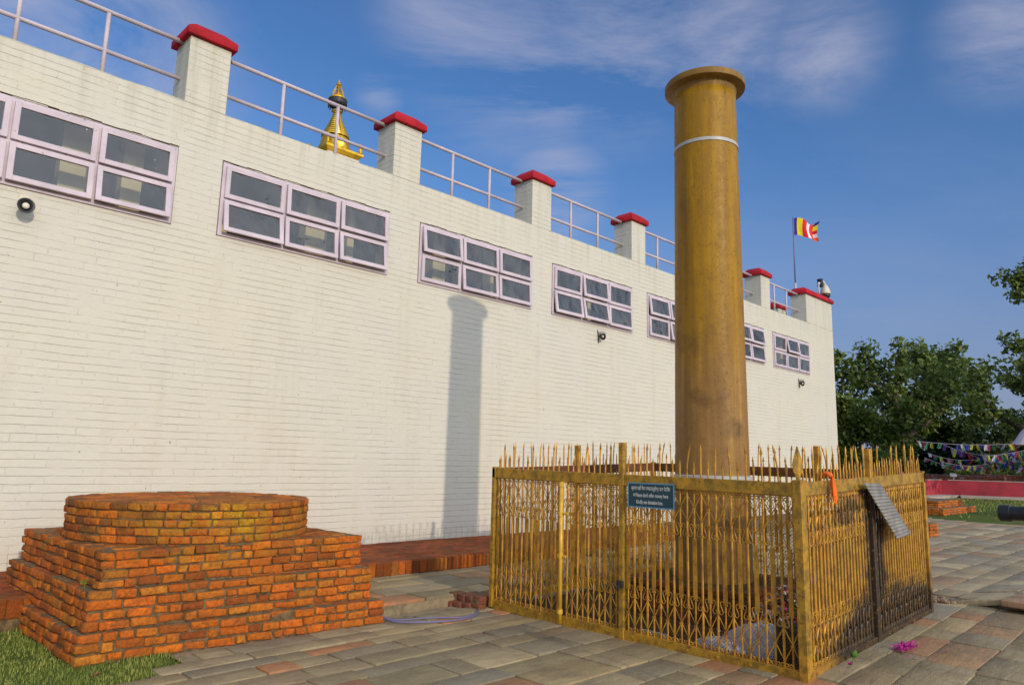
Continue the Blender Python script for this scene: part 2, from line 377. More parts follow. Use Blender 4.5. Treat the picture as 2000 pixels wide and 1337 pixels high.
def railgold():
    mt, t, b = mat('mossy gold painted rail'); p = t.pos(); n = t.noise(p, 13, 6, .7); n2 = t.noise(p, 45, 4, .7); n3 = t.noise(p, 3, 4, .6)
    c = t.mix(t.ramp(n3, [(.35, 0), (.65, 1)]), (.52, .26, .018), (.38, .225, .02))
    c = t.mix(t.math('MULTIPLY', t.ramp(n, [(.44, 0), (.60, 1)]), .8), c, (.17, .10, .015))
    c = t.mix(t.math('MULTIPLY', t.ramp(n2, [(.58, 0), (.66, 1)]), .75), c, (.05, .025, .01))
    t.put(b.inputs['Base Color'], c); b.inputs['Roughness'].default_value = .5; b.inputs['Metallic'].default_value = .2
    t.put(b.inputs['Normal'], t.bump(t.math('ADD', n, n2), .6, .004)); return mt
M['railgold'] = railgold()
M['wire'] = simple('dull brass wire', (.24, .13, .04), .7, .2, .3, 8)
M['rust_shade'] = simple('rusty iron with shade', (.13, .045, .015), .8, .1, .4, 8, .004)  # rear top rails: rust, with their shaded side also put into the colour
M['shrinegold'] = simple('gilded metal', (.72, .42, .03), .32, .75, .3, 4)

def pillarmat(cols=((.35, .178, .003), (.30, .158, .045)), name='polished sandstone'):
    mt, t, b = mat(name); p = t.pos(); x, y, z = t.sep(p)
    vs = t.noise(t.comb(t.math('MULTIPLY', x, 7), t.math('MULTIPLY', y, 7), t.math('MULTIPLY', z, .45)), 1.3, 6, .62)
    n = t.noise(p, 2.6, 6, .62); n2 = t.noise(p, 11, 6, .7); n3 = t.noise(p, 60, 3, .6)
    up, dn = cols
    f = t.smooth(t.math('ADD', z, t.math('MULTIPLY', n, 1.2)), 2.6, 4.0, 0, 1)
    c = t.mix(f, dn, up)
    c = t.mix(t.math('MULTIPLY', t.ramp(vs, [(.42, 0), (.66, 1)]), .6), c, (.17, .085, .02))
    c = t.mix(t.math('MULTIPLY', t.ramp(vs, [(.30, 1), (.42, 0)]), .5), c, (.50, .29, .05))
    dark = t.math('MULTIPLY', t.ramp(n, [(.53, 0), (.70, 1)]), t.smooth(z, 1.6, 4.2, .9, .25))
    c = t.mix(dark, c, (.085, .042, .018))
    c = t.mix(t.math('MULTIPLY', t.ramp(n2, [(.5, 0), (.7, 1)]), .35), c, (.16, .07, .022))
    c = t.mix(t.math('MULTIPLY', t.ramp(n3, [(.66, 0), (.72, 1)]), .35), c, (.40, .28, .12))
    t.put(b.inputs['Base Color'], c); t.put(b.inputs['Roughness'], t.math('ADD', t.math('MULTIPLY', n2, .4), .28)); b.inputs['Specular IOR Level'].default_value = .2
    vor = t.n.new('ShaderNodeTexVoronoi'); vor.feature = 'DISTANCE_TO_EDGE'; t.put(vor.inputs['Vector'], t.vadd(p, t.vmul(t.noise(p, 3, 4, .6, 0, 1), (.35, .35, .6)))); vor.inputs['Scale'].default_value = 1.1
    crack = t.math('MULTIPLY', t.smooth(vor.outputs['Distance'], 0, .007, 1, 0), t.ramp(t.noise(p, 1.4, 3, .5), [(.52, 0), (.6, 1)]))
    pit = t.ramp(t.noise(p, 42, 3, .6), [(.60, 0), (.70, 1)])
    c = t.mix(t.math('MULTIPLY', crack, .25), c, (.05, .025, .01)); c = t.mix(t.math('MULTIPLY', pit, .45), c, (.10, .05, .015)); t.put(b.inputs['Base Color'], c)
    hh = t.math('SUBTRACT', t.math('ADD', t.math('MULTIPLY', n2, .8), vs), t.math('ADD', t.math('MULTIPLY', crack, .3), t.math('MULTIPLY', pit, .5)))
    t.put(b.inputs['Normal'], t.bump(hh, .5, .008)); return mt
M['pillar'] = pillarmat(); M['capital'] = pillarmat(((.26, .14, .025), (.26, .14, .03)), 'weathered capital stone')

# ------------------------------------------------------------------ ground, paving
def struct(o, kind='structure'): o['kind'] = kind; return o
mb = MB()
# one sheet to the horizon, gently dropping to a bed under the slabs near the camera
def gz(x, y):
    far = min(1, max(0, (x-9)/3.0)); return -.07 + far*.16
xs = [-600, -60, -15, -4, 0, 3, 6, 8.9, 9.5, 10.5, 12, 16, 24, 40, 60, 100, 250, 900]
ys = [-600, -100, -40, -15, -6, 0, 3, 6, 9, 12, 18, 30, 60, 120, 300, 900]
vs = [(x, y, gz(x, y)) for y in ys for x in xs]
fs = [(j*len(xs)+i, j*len(xs)+i+1, (j+1)*len(xs)+i+1, (j+1)*len(xs)+i) for j in range(len(ys)-1) for i in range(len(xs)-1)]
mb.add(vs, fs); struct(mb.build('ground', M['ground'], smooth=True))

SLABCOLS = [(.36, .13, .05), (.20, .18, .12), (.27, .22, .14), (.30, .24, .15), (.22, .19, .14), (.19, .17, .14), (.25, .21, .15), (.17, .165, .15), (.28, .24, .17), (.30, .13, .07), (.26, .15, .09), (.15, .15, .155), (.23, .20, .17), (.20, .15, .11), (.31, .27, .20)]
SLABFAR = [(.26, .22, .17), (.22, .21, .20), (.30, .26, .21), (.20, .205, .22), (.34, .30, .24), (.32, .19, .14), (.28, .17, .13), (.22, .20, .19), (.36, .33, .29)]
def zone_lower(x, y): return .040*max(0, x-5.58) if y < 2.5 else .040*max(0, x-5.58)*max(0, 1-(y-2.5)/1.5)
def pave(name, inside, x0, x1, y0, y1, zf, cols, seed, sx=(.24, .82), sy_=(.18, .48), tilt=.010, step=.006):
    r = random.Random(seed); mb = MB(); y = y0
    while y < y1:
        h = r.uniform(*sy_); x = x0 - r.uniform(0, .5)
        while x < x1:
            wd = r.uniform(*sx); cx, cyy = x+wd/2, y+h/2
            if inside(cx, cyy):
                g = r.uniform(.003, .009); jj = r.uniform(-.018, .018)
                c = r.choice(cols); k = r.uniform(.85, 1.2); c = tuple((.25*a_+.75*b_)*.93 for a_, b_ in zip((.32, .26, .15), (c[0]*k*1.42, c[1]*k*1.28, c[2]*k*.92)))
                dz = r.uniform(-step, step); tx, ty = r.uniform(-tilt, tilt), r.uniform(-tilt, tilt)
                q_ = lambda: r.uniform(-.006, .010)
                qs = [(x+g+q_(), y+g+jj+q_()), (x+wd-g-q_(), y+g+q_()), (x+wd-g-q_()+r.uniform(-.01, .004), y+h-g-q_()), (x+g+q_(), y+h-g+jj*.5-q_())]
                zt = [zf(cx, cyy) + (zf(a, bq)-zf(cx, cyy)) + dz + tx*(a-cx) + ty*(bq-cyy) for a, bq in qs]
                vs = [(a, bq, zt[i]-.06) for i, (a, bq) in enumerate(qs)] + [(a, bq, zt[i]) for i, (a, bq) in enumerate(qs)]
                mb.add(vs, [(0, 3, 2, 1), (4, 5, 6, 7), (0, 1, 5, 4), (1, 2, 6, 5), (2, 3, 7, 6), (3, 0, 4, 7)], c)
            x += wd
        y += h
    o = mb.build(name, M['slab'], bevel=.005, seg=2); struct(o); return o
def in_grass(x, y): return x < 1.72 and y > 5.1+(x)*.25 or (x < 2.35 and y > 5.45 + (x-1.9)*.85 and y > 5.3)
def in_low(x, y):
    if in_grass(x, y): return False
    if y > 6.22 and x < 9.4 and not (x < 4.4): return False
    if y > 6.0 and 1.6 < x < 4.4: return False
    if y > 6.2: return False
    return x < 9.42
pave('paving', in_low, -5, 9.5, -6, 6.3, zone_lower, SLABCOLS, 11)
pave('raised_paving', lambda x, y: 4.15 < x < 9.45 and 6.15 < y < 7.75, 3.9, 9.5, 6.24, 7.72, lambda x, y: .10, SLABCOLS, 5)
def far_z(x, y): return .165 + (.085*max(0, 1-(x-9.28)/5) if y < 2.38 else 0)
def far_in(x, y): return 9.5 - (.22 if y < 2.38 else 0) < x < 25.5 - .1*y + 1.2*sin(y*.9) and y < 9.3
pave('far_paving', far_in, 9.32, 28, -14, 9.2, far_z, SLABFAR, 23, (.45, .9), (.3, .6))
mb = MB(); mb.box(4.0, 9.40, 6.235, 7.72, -.06, .075); struct(mb.build('raised_paving_bed', M['joint']))
mb = MB()
bx_ = [-7, -4] + [-2+.15*k for k in range(31)] + [2.8, 5.58, 9.44]; by_ = [-8, 0, 2.5, 3.2, 4] + [4.2+.1*k for k in range(21)]
nb = len(bx_); vs = [(x, y, zone_lower(x, y)-.011) for y in by_ for x in bx_]
mb.add(vs, [(j*nb+i, j*nb+i+1, (j+1)*nb+i+1, (j+1)*nb+i) for j in range(len(by_)-1) for i in range(nb-1) if not in_grass((bx_[i]+bx_[i+1])/2, (by_[j]+by_[j+1])/2)]); struct(mb.build('paving_bed', M['joint']))
mb = MB(); mb.box(9.335, 9.9, -14, 2.36, -.05, .195); mb.box(9.425, 24.5, -14, 9.2, -.05, .142); struct(mb.build('far_paving_bed', M['joint']))
# grass bed on the left
mb = MB(); r = random.Random(3)
n = 26
for j in range(n):
    for i in range(n):
        pass
vs = []; fs = []
gx = [-3+5.6*i/60 for i in range(61)]; gy = [3.6+5.6*j/50 for j in range(51)]
idx = {}
for j, yy in enumerate(gy):
    for i, xx in enumerate(gx):
        idx[i, j] = len(vs); vs.append((xx, yy, -.012 + .02*mn.noise(Vector((xx*1.7, yy*1.7, 0)))))
for j in range(50):
    for i in range(60):
        cx, cyy = gx[i]+.05, gy[j]+.05
        if in_grass(cx, cyy): fs.append((idx[i, j], idx[i+1, j], idx[i+1, j+1], idx[i, j+1]))
mb.add(vs, fs); struct(mb.build('lawn_soil', M['ground'], smooth=True))
mb = MB(); r = random.Random(9)
cnt = 0
while cnt < 24000:
    x, y = r.uniform(.15, 2.5), r.uniform(4.6, 8.9)
    if not in_grass(x+r.gauss(0, .04), y+r.gauss(0, .05)): continue
    if x > 1.72 and y > 6.22 - .04*(x-1.72): continue
    if mn.noise(Vector((x*3, y*3, 5))) < -.28 and r.random() < .7: continue
    cnt += 1; a = r.uniform(0, 2*pi); h = r.uniform(.010, .034)*(1+.5*mn.noise(Vector((x*2, y*2, 1)))); wv = r.uniform(.0015, .0035)
    if x > 1.55: h *= 1.35
    lean = r.uniform(0, .6)*h; dx, dy = cos(a), sin(a); px_, py_ = -dy*wv, dx*wv
    z0 = -.015 + .02*mn.noise(Vector((x*1.7, y*1.7, 0))); k = r.random()*(.5+.5*(mn.noise(Vector((x*2.2, y*2.2, 9)))+.5)); c = (k, k, k)
    mb.add([(x-px_, y-py_, z0), (x+px_, y+py_, z0), (x+dx*lean*.4+px_*.7, y+dy*lean*.4+py_*.7, z0+h*.6), (x+dx*lean*.4-px_*.7, y+dy*lean*.4-py_*.7, z0+h*.6), (x+dx*lean, y+dy*lean, z0+h)],
           [(0, 1, 2, 3), (3, 2, 4)], c)
tag(mb.build('grass', M['grass']), 'short green grass growing beside the stepped brick plinth at lower left', 'grass', kind='stuff')

# ------------------------------------------------------------------ brick builders
def bcol(r, y=0):
    base = r.choice([(.66, .165, .012), (.62, .145, .012), (.64, .185, .016), (.50, .125, .014), (.63, .165, .012), (.36, .085, .014), (.68, .155, .014), (.58, .20, .02)])
    k = r.uniform(.75, 1.12); return tuple(q*k for q in base)
def brick_wall_rect(mb, x0, x1, y0, y1, z0, n, h, r, wid=(.16, .25), dep=.11, top=True, jit=.0065, colf=None, faces='FBLR'):
    """ring of n brick courses round a rectangle (local coords)"""
    for k in range(n):
        za, zb = z0+k*h, z0+(k+1)*h-.0125
        for side in faces:
            horiz = side in 'FB'; a0, a1 = (x0, x1) if horiz else (y0+dep, y1-dep)
            a = a0 - (r.uniform(0, .09) if horiz and k % 2 else 0)
            first = True
            while a < a1-.02:
                wd = r.choice((r.uniform(.09, .12), r.uniform(*wid), r.uniform(*wid))); b = min(a+wd, a1)
                if a1-b < .05: b = a1
                a_ = max(a, a0); o = r.gauss(0, .006); g = .0075
                c = colf(r, (a_+b)/2, za, side) if colf else bcol(r)
                if horiz:
                    yy = (y0+o, y0+dep) if side == 'F' else (y1-dep, y1-o)
                    mb.box(a_+(g if a_ > a0 else o), b-(g if b < a1 else -o), *yy, za+r.gauss(0, .002), zb+r.gauss(0, .002), c, jit, r)
                else:
                    xx = (x0+o, x0+dep) if side == 'L' else (x1-dep, x1-o)
                    mb.box(*xx, a_+g, b-g, za+r.gauss(0, .002), zb+r.gauss(0, .002), c, jit, r)
                a = b

ctex = bpy.data.textures.new('brick erosion', 'CLOUDS'); ctex.noise_scale = .045; ctex.noise_depth = 3
def rough(o, k=.022):
    d = o.modifiers.new('erosion', 'DISPLACE'); d.texture = ctex; d.texture_coords = 'GLOBAL'; d.strength = k; d.mid_level = .5
# ------------------------------------------------------------------ stepped brick plinth with a round drum
pl = thing('brick_stupa_base', (3.0, 7.35, 0), 'orange brick plinth of three square steps topped by a round brick drum', 'brick plinth')
KY = [0]
def place(mb):
    """set the slightly out of square courses on their real footprint"""
    mb.v = [(v[0]-(v[1]-6.16)*.028, v[1]+(v[0]-1.72)*KY[0], v[2]) for v in mb.v]
r = random.Random(21)
tiers = [(1.70, 4.28, 6.16, 8.76, 0.0, 3, .074), (1.757, 4.205, 6.195, 8.52, .222, 4, .0735), (1.835, 4.20, 6.215, 8.46, .516, 4, .0705)]
for (x0, x1, y0, y1, z0, n, h), KY[0] in zip(tiers, (-.080, -.045, .030)):
    mb = MB(); brick_wall_rect(mb, x0, x1, y0, y1, z0, n, h, r)
    place(mb); o = mb.build('brick_tier', M['plinthbrick'], pl, bevel=.012, seg=3); rough(o)
    c = MB(); c.box(x0+.019, x1-.019, y0+.019, y1-.019, z0-.03, z0+n*h-.013); place(c); c.build('mortar_core', M['mortar'], o)
    # flat bricks filling the top surface behind the ring
    tmb = MB(); yy = y0+.12; row = 0
    while yy < y1-.12:
        xx = x0+.12+(row % 2)*.07
        while xx < x1-.12:
            wd = r.uniform(.17, .23); tmb.box(xx+.004, min(xx+wd, x1-.115)-.004, yy+.004, yy+.10, z0+n*h-.04, z0+n*h-.006+r.gauss(0, .003), bcol(r), .004, r); xx += wd
        yy += .108; row += 1
    place(tmb); tmb.build('top_bricks', M['plinthbrick'], o, bevel=.007, seg=2)
DC = (2.92, 7.30); DR = 1.075
dz0 = .798; mb = MB(); dh = .0675
for k in range(5):
    a = r.uniform(0, .1); rr = DR + (.0 if k < 4 else .006); z_a, z_b = dz0+k*dh, dz0+(k+1)*dh-.008
    end = a+2*pi
    while a < end-.02:
        wd = r.choice((r.uniform(.10, .13), r.uniform(.16, .24), r.uniform(.15, .2)))/rr; b = min(a+wd, end); g = .0055/rr
        am = (a+b)/2; c = bcol(r)
        # turmeric and gold leaf rubbed on by visitors, front right of the drum
        dxp = DC[0]+rr*cos(am); fy = math.exp(-((am-radians(262))/.34)**2)*(1 if k > 0 else .4)
        if sin(am) < -.2 and r.random() < .45: c = (.52*r.uniform(.8, 1.1), .17*r.uniform(.7, 1.1), .015)
        if r.random() < .10: c = (.22, .08, .02)
        o_ = r.gauss(0, .005); vs = []
        for zc in (z_a, z_b+r.gauss(0, .002)):
            for ang, rad in ((a+g, rr+o_), (b-g, rr+o_), (b-g, rr-.12), (a+g, rr-.12)):
                vs.append((DC[0]+rad*cos(ang)+r.uniform(-.004, .004), DC[1]+rad*sin(ang)+r.uniform(-.004, .004), zc+r.uniform(-.003, .003)))
        mb.add(vs, [(0, 3, 2, 1), (4, 5, 6, 7), (0, 1, 5, 4), (1, 2, 6, 5), (2, 3, 7, 6), (3, 0, 4, 7)], c); a = b
dr = mb.build('drum', M['plinthbrick'], pl, bevel=.012, seg=3); rough(dr)
mb = MB(); mb.lathe([(DR-.018, dz0-.03), (DR-.018, dz0+5*dh-.014)], (*DC, 0), 64); mb.build('mortar_core', M['mortar'], dr, smooth=False)
mb = MB()
for ring in range(5):
    rr = DR-.13-ring*.19; a = r.uniform(0, .2); end = a+2*pi
    while a < end-.05 and rr > .1:
        wd = .2/rr; b = min(a+wd, end); vs = []
        for zc in (dz0+5*dh-.05, dz0+5*dh-.006+r.gauss(0, .003)):
            for ang, rad in ((a+.01, rr), (b-.01, rr), (b-.01, rr-.18), (a+.01, rr-.18)): vs.append((DC[0]+rad*cos(ang), DC[1]+rad*sin(ang), zc))
        mb.add(vs, [(0, 3, 2, 1), (4, 5, 6, 7), (0, 1, 5, 4), (1, 2, 6, 5), (2, 3, 7, 6), (3, 0, 4, 7)], bcol(r)); a = b
mb.build('top_bricks', M['plinthbrick'], dr, bevel=.007, seg=2)
# small weed rooted on the ledge
wd_ = thing('weed', (1.80, 6.42, .515), 'tiny green weed sprouting from the ledge of the brick plinth', 'weed')
mb = MB()
for k in range(14):
    a = r.uniform(0, 2*pi); L = r.uniform(.02, .05); b = Vector((1.79, 6.42, .515+r.uniform(0, .04))); d = Vector((cos(a), sin(a), r.uniform(.2, .8)))*L; s = Vector((-sin(a), cos(a), 0))*L*.35
    mb.add([b, b+d*.5+s, b+d, b+d*.5-s], [(0, 1, 2, 3)], (.8, .8, .8))
mb.build('leaves', M['grass'], wd_)
mb = MB(); mb.tube([(1.79, 6.42, .505), (1.79, 6.415, .56)], .003, 5); mb.build('stem', M['greenleaf'], wd_)

# ------------------------------------------------------------------ brick platform along the temple wall
pf = thing('brick_platform', (6, 8.5, 0), 'low red brick walkway running along the foot of the white wall', 'brick walkway')
r = random.Random(33); mb = MB(); y = 7.68; row = 0
while y < 9.38:
    x = -1+(row % 2)*.06; hgt = .112
    while x < 13.2:
        wd = r.uniform(.21, .245); c = bcol(r); k = r.uniform(.7, 1.05)
        mb.box(x+.003, x+wd-.003, y+.003, y+hgt-.003, .215, .272+r.gauss(0, .002), (c[0]*.85*k, c[1]*.8*k, c[2]*1.2*k), .002, r); x += wd
    y += hgt; row += 1
mb.build('paving_bricks', M['brickfloor'], pf, bevel=.004, seg=1)
mb = MB(); x = -1
while x < 13.2:
    wd = r.uniform(.10, .125); mb.box(x+.003, x+wd-.003, 7.655, 7.675, .105, .262+r.gauss(0, .002), tuple(q*kq for q, kq in zip(bcol(r), [r.uniform(.35, .95)]*2+[.8])), .003, r); x += wd
mb.build('edge_bricks', M['brick'], pf, bevel=.004, seg=1)
mb = MB(); mb.box(-12, 24.6, 7.676, 9.40, -.05, .2635); mb.build('core', M['mortar'], pf)
st = thing('brick_step', (5.6, 6.2, 0), 'worn dark red brick edging beside the left corner of the gold fence', 'brick edging')
mb = MB(); r = random.Random(2)
for k in range(3, 7): mb.box(5.34+.02*k, 5.40+.02*k+.1, 6.55-k*.11+.002, 6.55-k*.11+.108, .03, .112+r.gauss(0, .003), (.20*r.uniform(.7, 1.1), .07, .045), .003, r)
for k in range(4): mb.box(5.31+.03*k, 5.42+.03*k, 6.20-k*.12, 6.318-k*.12, -.02, .045, (.22, .075, .045), .004, r)
mb.build('bricks', M['brick'], st, bevel=.008)
mb = MB(); mb.box(5.45, 9.1, 5.9, 6.24, -.05, .085); mb.build('core', M['mortar'], st)

# ------------------------------------------------------------------ the white temple hall
tb = thing('temple_building', (12, 9.6, 0), 'long white brick hall with red capped piers and mauve window bands', 'temple')
WY = 9.40; X0, X1 = -9.6, 24.55; ZW0, ZW1, ZT = 4.42, 5.46, 6.12
bays = []   # (pier x0, pier x1) and window spans
piers = [(3.15-3.33*k, 3.70-3.33*k) for k in range(3, 0, -1)] + [(3.15, 3.70), (6.49, 7.04), (9.80, 10.35), (13.10, 13.64), (16.30, 16.86), (19.42, 19.98), (22.50, 24.55)]
wins = []
for i in range(len(piers)-1):
    a = piers[i][1]+.04; b = piers[i+1][0]-.01
    wins.append((a, b))
wins[-2] = (16.92, 19.50); wins[-1] = (20.03, 22.57); wins[3] = (3.72, 6.47); wins[4] = (7.08, 9.83); wins[5] = (10.40, 13.11); wins[6] = (13.68, 16.30)
mb = MB(); TH = .34
def wavy_strip(x0, x1, z0, z1):
    n = max(1, int((x1-x0)/.35)); 
    for k in range(n):
        a, b = x0+(x1-x0)*k/n, x0+(x1-x0)*(k+1)/n
        za, zb = (z1+.010*mn.noise(Vector((a*2.3, 0, 4))), z1+.010*mn.noise(Vector((b*2.3, 0, 4))))
        mb.add([(a, WY, z0), (b, WY, z0), (b, WY, zb), (a, WY, za), (a, WY+TH, z0), (b, WY+TH, z0), (b, WY+TH, zb), (a, WY+TH, za)],
               [(0, 1, 2, 3), (5, 4, 7, 6), (3, 2, 6, 7)] + ([(0, 3, 7, 4)] if k == 0 else []) + ([(1, 5, 6, 2)] if k == n-1 else []))
def seg(x0, x1, z0, z1):
    mb.add([(x0, WY, z0), (x1, WY, z0), (x1, WY, z1), (x0, WY, z1), (x0, WY+TH, z0), (x1, WY+TH, z0), (x1, WY+TH, z1), (x0, WY+TH, z1)],
           [(0, 1, 2, 3), (5, 4, 7, 6), (3, 2, 6, 7), (0, 4, 5, 1), (0, 3, 7, 4), (1, 5, 6, 2)])
seg(X0, X1, -.1, ZW0)
px = X0
for a, b in wins:
    if a > px: seg(px, a, ZW0, ZW1)
    px = b
seg(px, X1, ZW0, ZW1)
wavy_strip(X0, X1, ZW1, ZT)
# the other three outer walls
mb.box(X1-TH, X1, WY+TH, 30, -.1, ZT); mb.box(X0, X0+TH, WY+TH, 30, -.1, ZT); mb.box(X0, X1, 30, 30+TH, -.1, ZT)
mb.build('wall', M['white'], tb)
mb = MB(); mb.box(X0+TH, X1-TH, WY+TH, 30, 5.72, 5.9); mb.build('roof', M['roof'], tb)
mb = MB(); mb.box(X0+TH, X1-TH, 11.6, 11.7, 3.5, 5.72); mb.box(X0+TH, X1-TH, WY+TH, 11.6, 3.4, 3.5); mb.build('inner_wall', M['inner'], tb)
def coping(x0, x1, y0, y1, parent, zt=7.06):
    o = .065; mb = MB(); zs = [(o, 0), (o, .10), (o-.01, .115), (-.075, .235)]
    vs = []
    for ov, dz in zs: vs += [(x0-ov, y0-ov, zt+dz), (x1+ov, y0-ov, zt+dz), (x1+ov, y1+ov, zt+dz), (x0-ov, y1+ov, zt+dz)]
    fs = [(3, 2, 1, 0), (12, 13, 14, 15)] + [(k*4+i, k*4+(i+1) % 4, (k+1)*4+(i+1) % 4, (k+1)*4+i) for k in range(3) for i in range(4)]
    mb.add(vs, fs); mb.build('coping', M['red'], parent, bevel=.012, seg=2)
def pier(x0, x1, y0, y1, z0=ZT-.0):
    mb = MB(); n = 10
    for k in range(n):
        pass
    mb.box(x0, x1, y0, y1, z0+.001, 7.06, None, .004); o = mb.build('pier', M['white'], tb, bevel=.006, seg=1); coping(x0, x1, y0, y1, o)
for x0, x1 in piers:
    pier(x0, x1, WY+.0015, WY+.50)
pier(24.0, 24.55, 11.0, 11.9); pier(24.0, 24.55, 15, 15.6); pier(24.0, 24.55, 19, 19.6)
# pipe railings between the piers
RY = WY+.27
for i in range(len(piers)-1):
    a, b = piers[i][1], piers[i+1][0]; mb = MB()
    mb.tube([(a-.02, RY, 7.065+.0), (b+.02, RY, 7.065)], .030, 10)
    mb.tube([(a-.02, RY, 6.53), (b+.02, RY, 6.53)], .028, 10)
    ro = mb.build('railing', M['rail'], tb, smooth=True)
    for q in (1/3, 2/3):
        pm = MB(); x = a+(b-a)*q; pm.tube([(x, RY, 6.10), (x, RY, 7.04)], .027, 10); pm.build('post', M['rail'], ro, smooth=True)
# windows
rw = random.Random(5)
tilts = {3: [0, 3, 4, 9, 6, 7], 4: [7, 4, 3, 0, 6, 4], 5: [0, 6, 0, 8, 10, 4]}
for wi, (a, b) in enumerate(wins):
    y0 = WY-.012; wf = thing  # placeholder
    mb = MB(); t = .055; cw = (b-a-.02-t*4)/3; zr = (ZW1-ZW0-.02-t*3)/2
    xa, xb, za, zb = a+.01, b-.01, ZW0+.01, ZW1-.01
    for k in range(4): x = xa+k*(cw+t); mb.box(x, x+t, y0, y0+.08, za, zb)
    for k in range(3):
        z = za+k*(zr+t)
        for c in range(3): x = xa+t+c*(cw+t); mb.box(x, x+cw, y0+.003, y0+.077, z, z+t)
    wo_ = mb.build('window', M['frame'], tb)
    for rr_ in range(2):
        for c in range(3):
            x = xa+t+c*(cw+t)-.012; z = za+t+rr_*(zr+t)-.012; ww, hh = cw+.024, zr+.024; f = .062
            tl = rw.choice((0, 0, 2, 4, 5, 7, 9)); 
            if wi in tilts: tl = tilts[wi][(1-rr_)*3+c]
            if wi == len(wins)-1: tl = [0, 9, 0, 0, 0, 0][(1-rr_)*3+c]
            R = Matrix.Translation((x, y0-.006, z+hh)) @ Matrix.Rotation(radians(-tl), 4, 'X')
            sm = MB()
            for bx in ((0, f, -hh, 0), (ww-f, ww, -hh, 0), (f, ww-f, -hh, -hh+f), (f, ww-f, -f, 0)):
                q = MB(); q.box(bx[0], bx[1], -.03, .006, bx[2], bx[3]); sm.add([R @ Vector(v) for v in q.v], q.f)
            sm.build('sash', M['frame'], wo_, bevel=.003, seg=1)
            pm = MB(); q = [R @ Vector(v) for v in ((f, -.012, -hh+f), (ww-f, -.012, -hh+f), (ww-f, -.012, -f), (f, -.012, -f))]; pm.quad(*q); pm.build('pane', M['glass'], wo_)
    # cracked gap above the frame
    gm = MB(); n = 24
    for k in range(n):
        x_a, x_b = a+(b-a)*k/n, a+(b-a)*(k+1)/n; zc = ZW1+.012+.006*sin(k*1.3+wi); th = rw.uniform(.003, .009)
        gm.box(x_a, x_b, WY-.0025, WY+.01, zc-th, zc+th)
    gm.build('crack', M['soil'], wo_)
# cream columns inside, seen through the glass
mb = MB()
for x, wd_c in ((-6, .3), (-4.5, .25), (-3, .3), (-1.5, .3), (-.2, .3), (.82, .2), (1.93, .30), (2.62, .24), (3.86, .16), (5.22, .36), (5.95, .12), (7.70, .28), (9.1, .1), (13.15, .35), (12.0, .12), (15.4, .3), (17.6, .3), (20.3, .25), (21.4, .3)):
    mb = MB(); mb.box(x, x+wd_c, 9.79, 10.0, 3.5, 5.72); mb.build('inner_column', M['cream'], tb)

# golden spire behind the parapet on its white tower
gs = thing('golden_spire', (12.6, 22, 5.9), 'gilded stupa spire with ringed cone rising behind the white parapet', 'spire')
cx_, cy_ = 12.62, 22.0
mb = MB(); mb.lathe([(2.6, 5.9), (2.6, 7.6), (2.2, 7.9), (2.2, 9.6), (1.6, 10.2), (1.1, 11.3), (.9, 12.0)], (cx_, cy_, 0), 4, sq=1); mb.build('tower', M['white'], gs)
mb = MB(); mb.lathe([(.80, 12.0), (1.06, 12.14), (1.06, 12.22), (.92, 12.26), (.60, 12.28)], (cx_, cy_, 0), 4, sq=1)
mb.lathe([(.55, 12.27), (.56, 12.45), (.50, 12.55), (.52, 12.62), (.47, 12.7), (.49, 12.78)], (cx_, cy_, 0), 24); ba = mb.build('harmika', M['shrinegold'], gs)
mb = MB(); dv = (Vector((0, 0, 1.55))-Vector((cx_, cy_, 12.5))); dv.z = 0; dv.normalize()
sd = Vector((-dv.y, dv.x, 0)); ce = Vector((cx_, cy_, 12.45)) + dv*.55 + sd*.12
mb.tube([ce-dv*.05, ce, ce+dv*.03, ce+dv*.05], [.24, .24, .17, .05], 20); mb.build('medallion', M['shrinegold'], ba, smooth=False)
for s_ in ((1, 1), (1, -1), (-1, 1), (-1, -1)):
    mb = MB(); mb.lathe([(.06, 12.26), (.08, 12.34), (.05, 12.44), (.09, 12.5), (.0, 12.66)], (cx_+s_[0]*.66, cy_+s_[1]*.66, 0), 8); mb.build('corner_ornament', M['shrinegold'], ba)
rg = MB(); core = MB()
for k in range(11):
    f = k/10; zc = 12.84+f*.93; rr = .46*(1-f)**1.25*.80+.13+.0
    rg.lathe([(rr-.05, zc-.002), (rr, zc), (rr, zc+.05), (rr-.05, zc+.055)], (cx_, cy_, 0), 24)
core.lathe([(.40, 12.78), (.30, 13.05), (.17, 13.4), (.09, 13.8), (.09, 14.1)], (cx_, cy_, 0), 20)
co_ = core.build('cone_core', M['blackmetal'], gs, smooth=True); rg.build('rings', M['shrinegold'], co_)
mb = MB(); bdir = dv; bb = Vector((cx_, cy_, 0))
mb.add([bb+dv*.42+sd*.16+Vector((0, 0, 12.8)), bb+dv*.42+sd*.30+Vector((0, 0, 12.8)), bb+dv*.15+sd*.06+Vector((0, 0, 13.85)), bb+dv*.15-sd*.0+Vector((0, 0, 13.85)),
        bb+dv*.50+sd*.20+Vector((0, 0, 12.8)), bb+dv*.2+sd*.03+Vector((0, 0, 13.85))], [(0, 4, 5, 3), (4, 1, 2, 5), (0, 3, 2, 1), (0, 1, 4), (3, 5, 2)])
mb.build('ribbon', M['shrinegold'], gs)
mb = MB(); mb.lathe([(.10, 13.78), (.20, 13.84), (.19, 13.88), (.10, 13.92)], (cx_, cy_, 0), 20); mb.build('collar', M['shrinegold'], gs)
mb = MB(); mb.lathe([(.30, 14.06), (.34, 14.12), (.335, 14.3), (.28, 14.31)], (cx_, cy_, 0), 24)
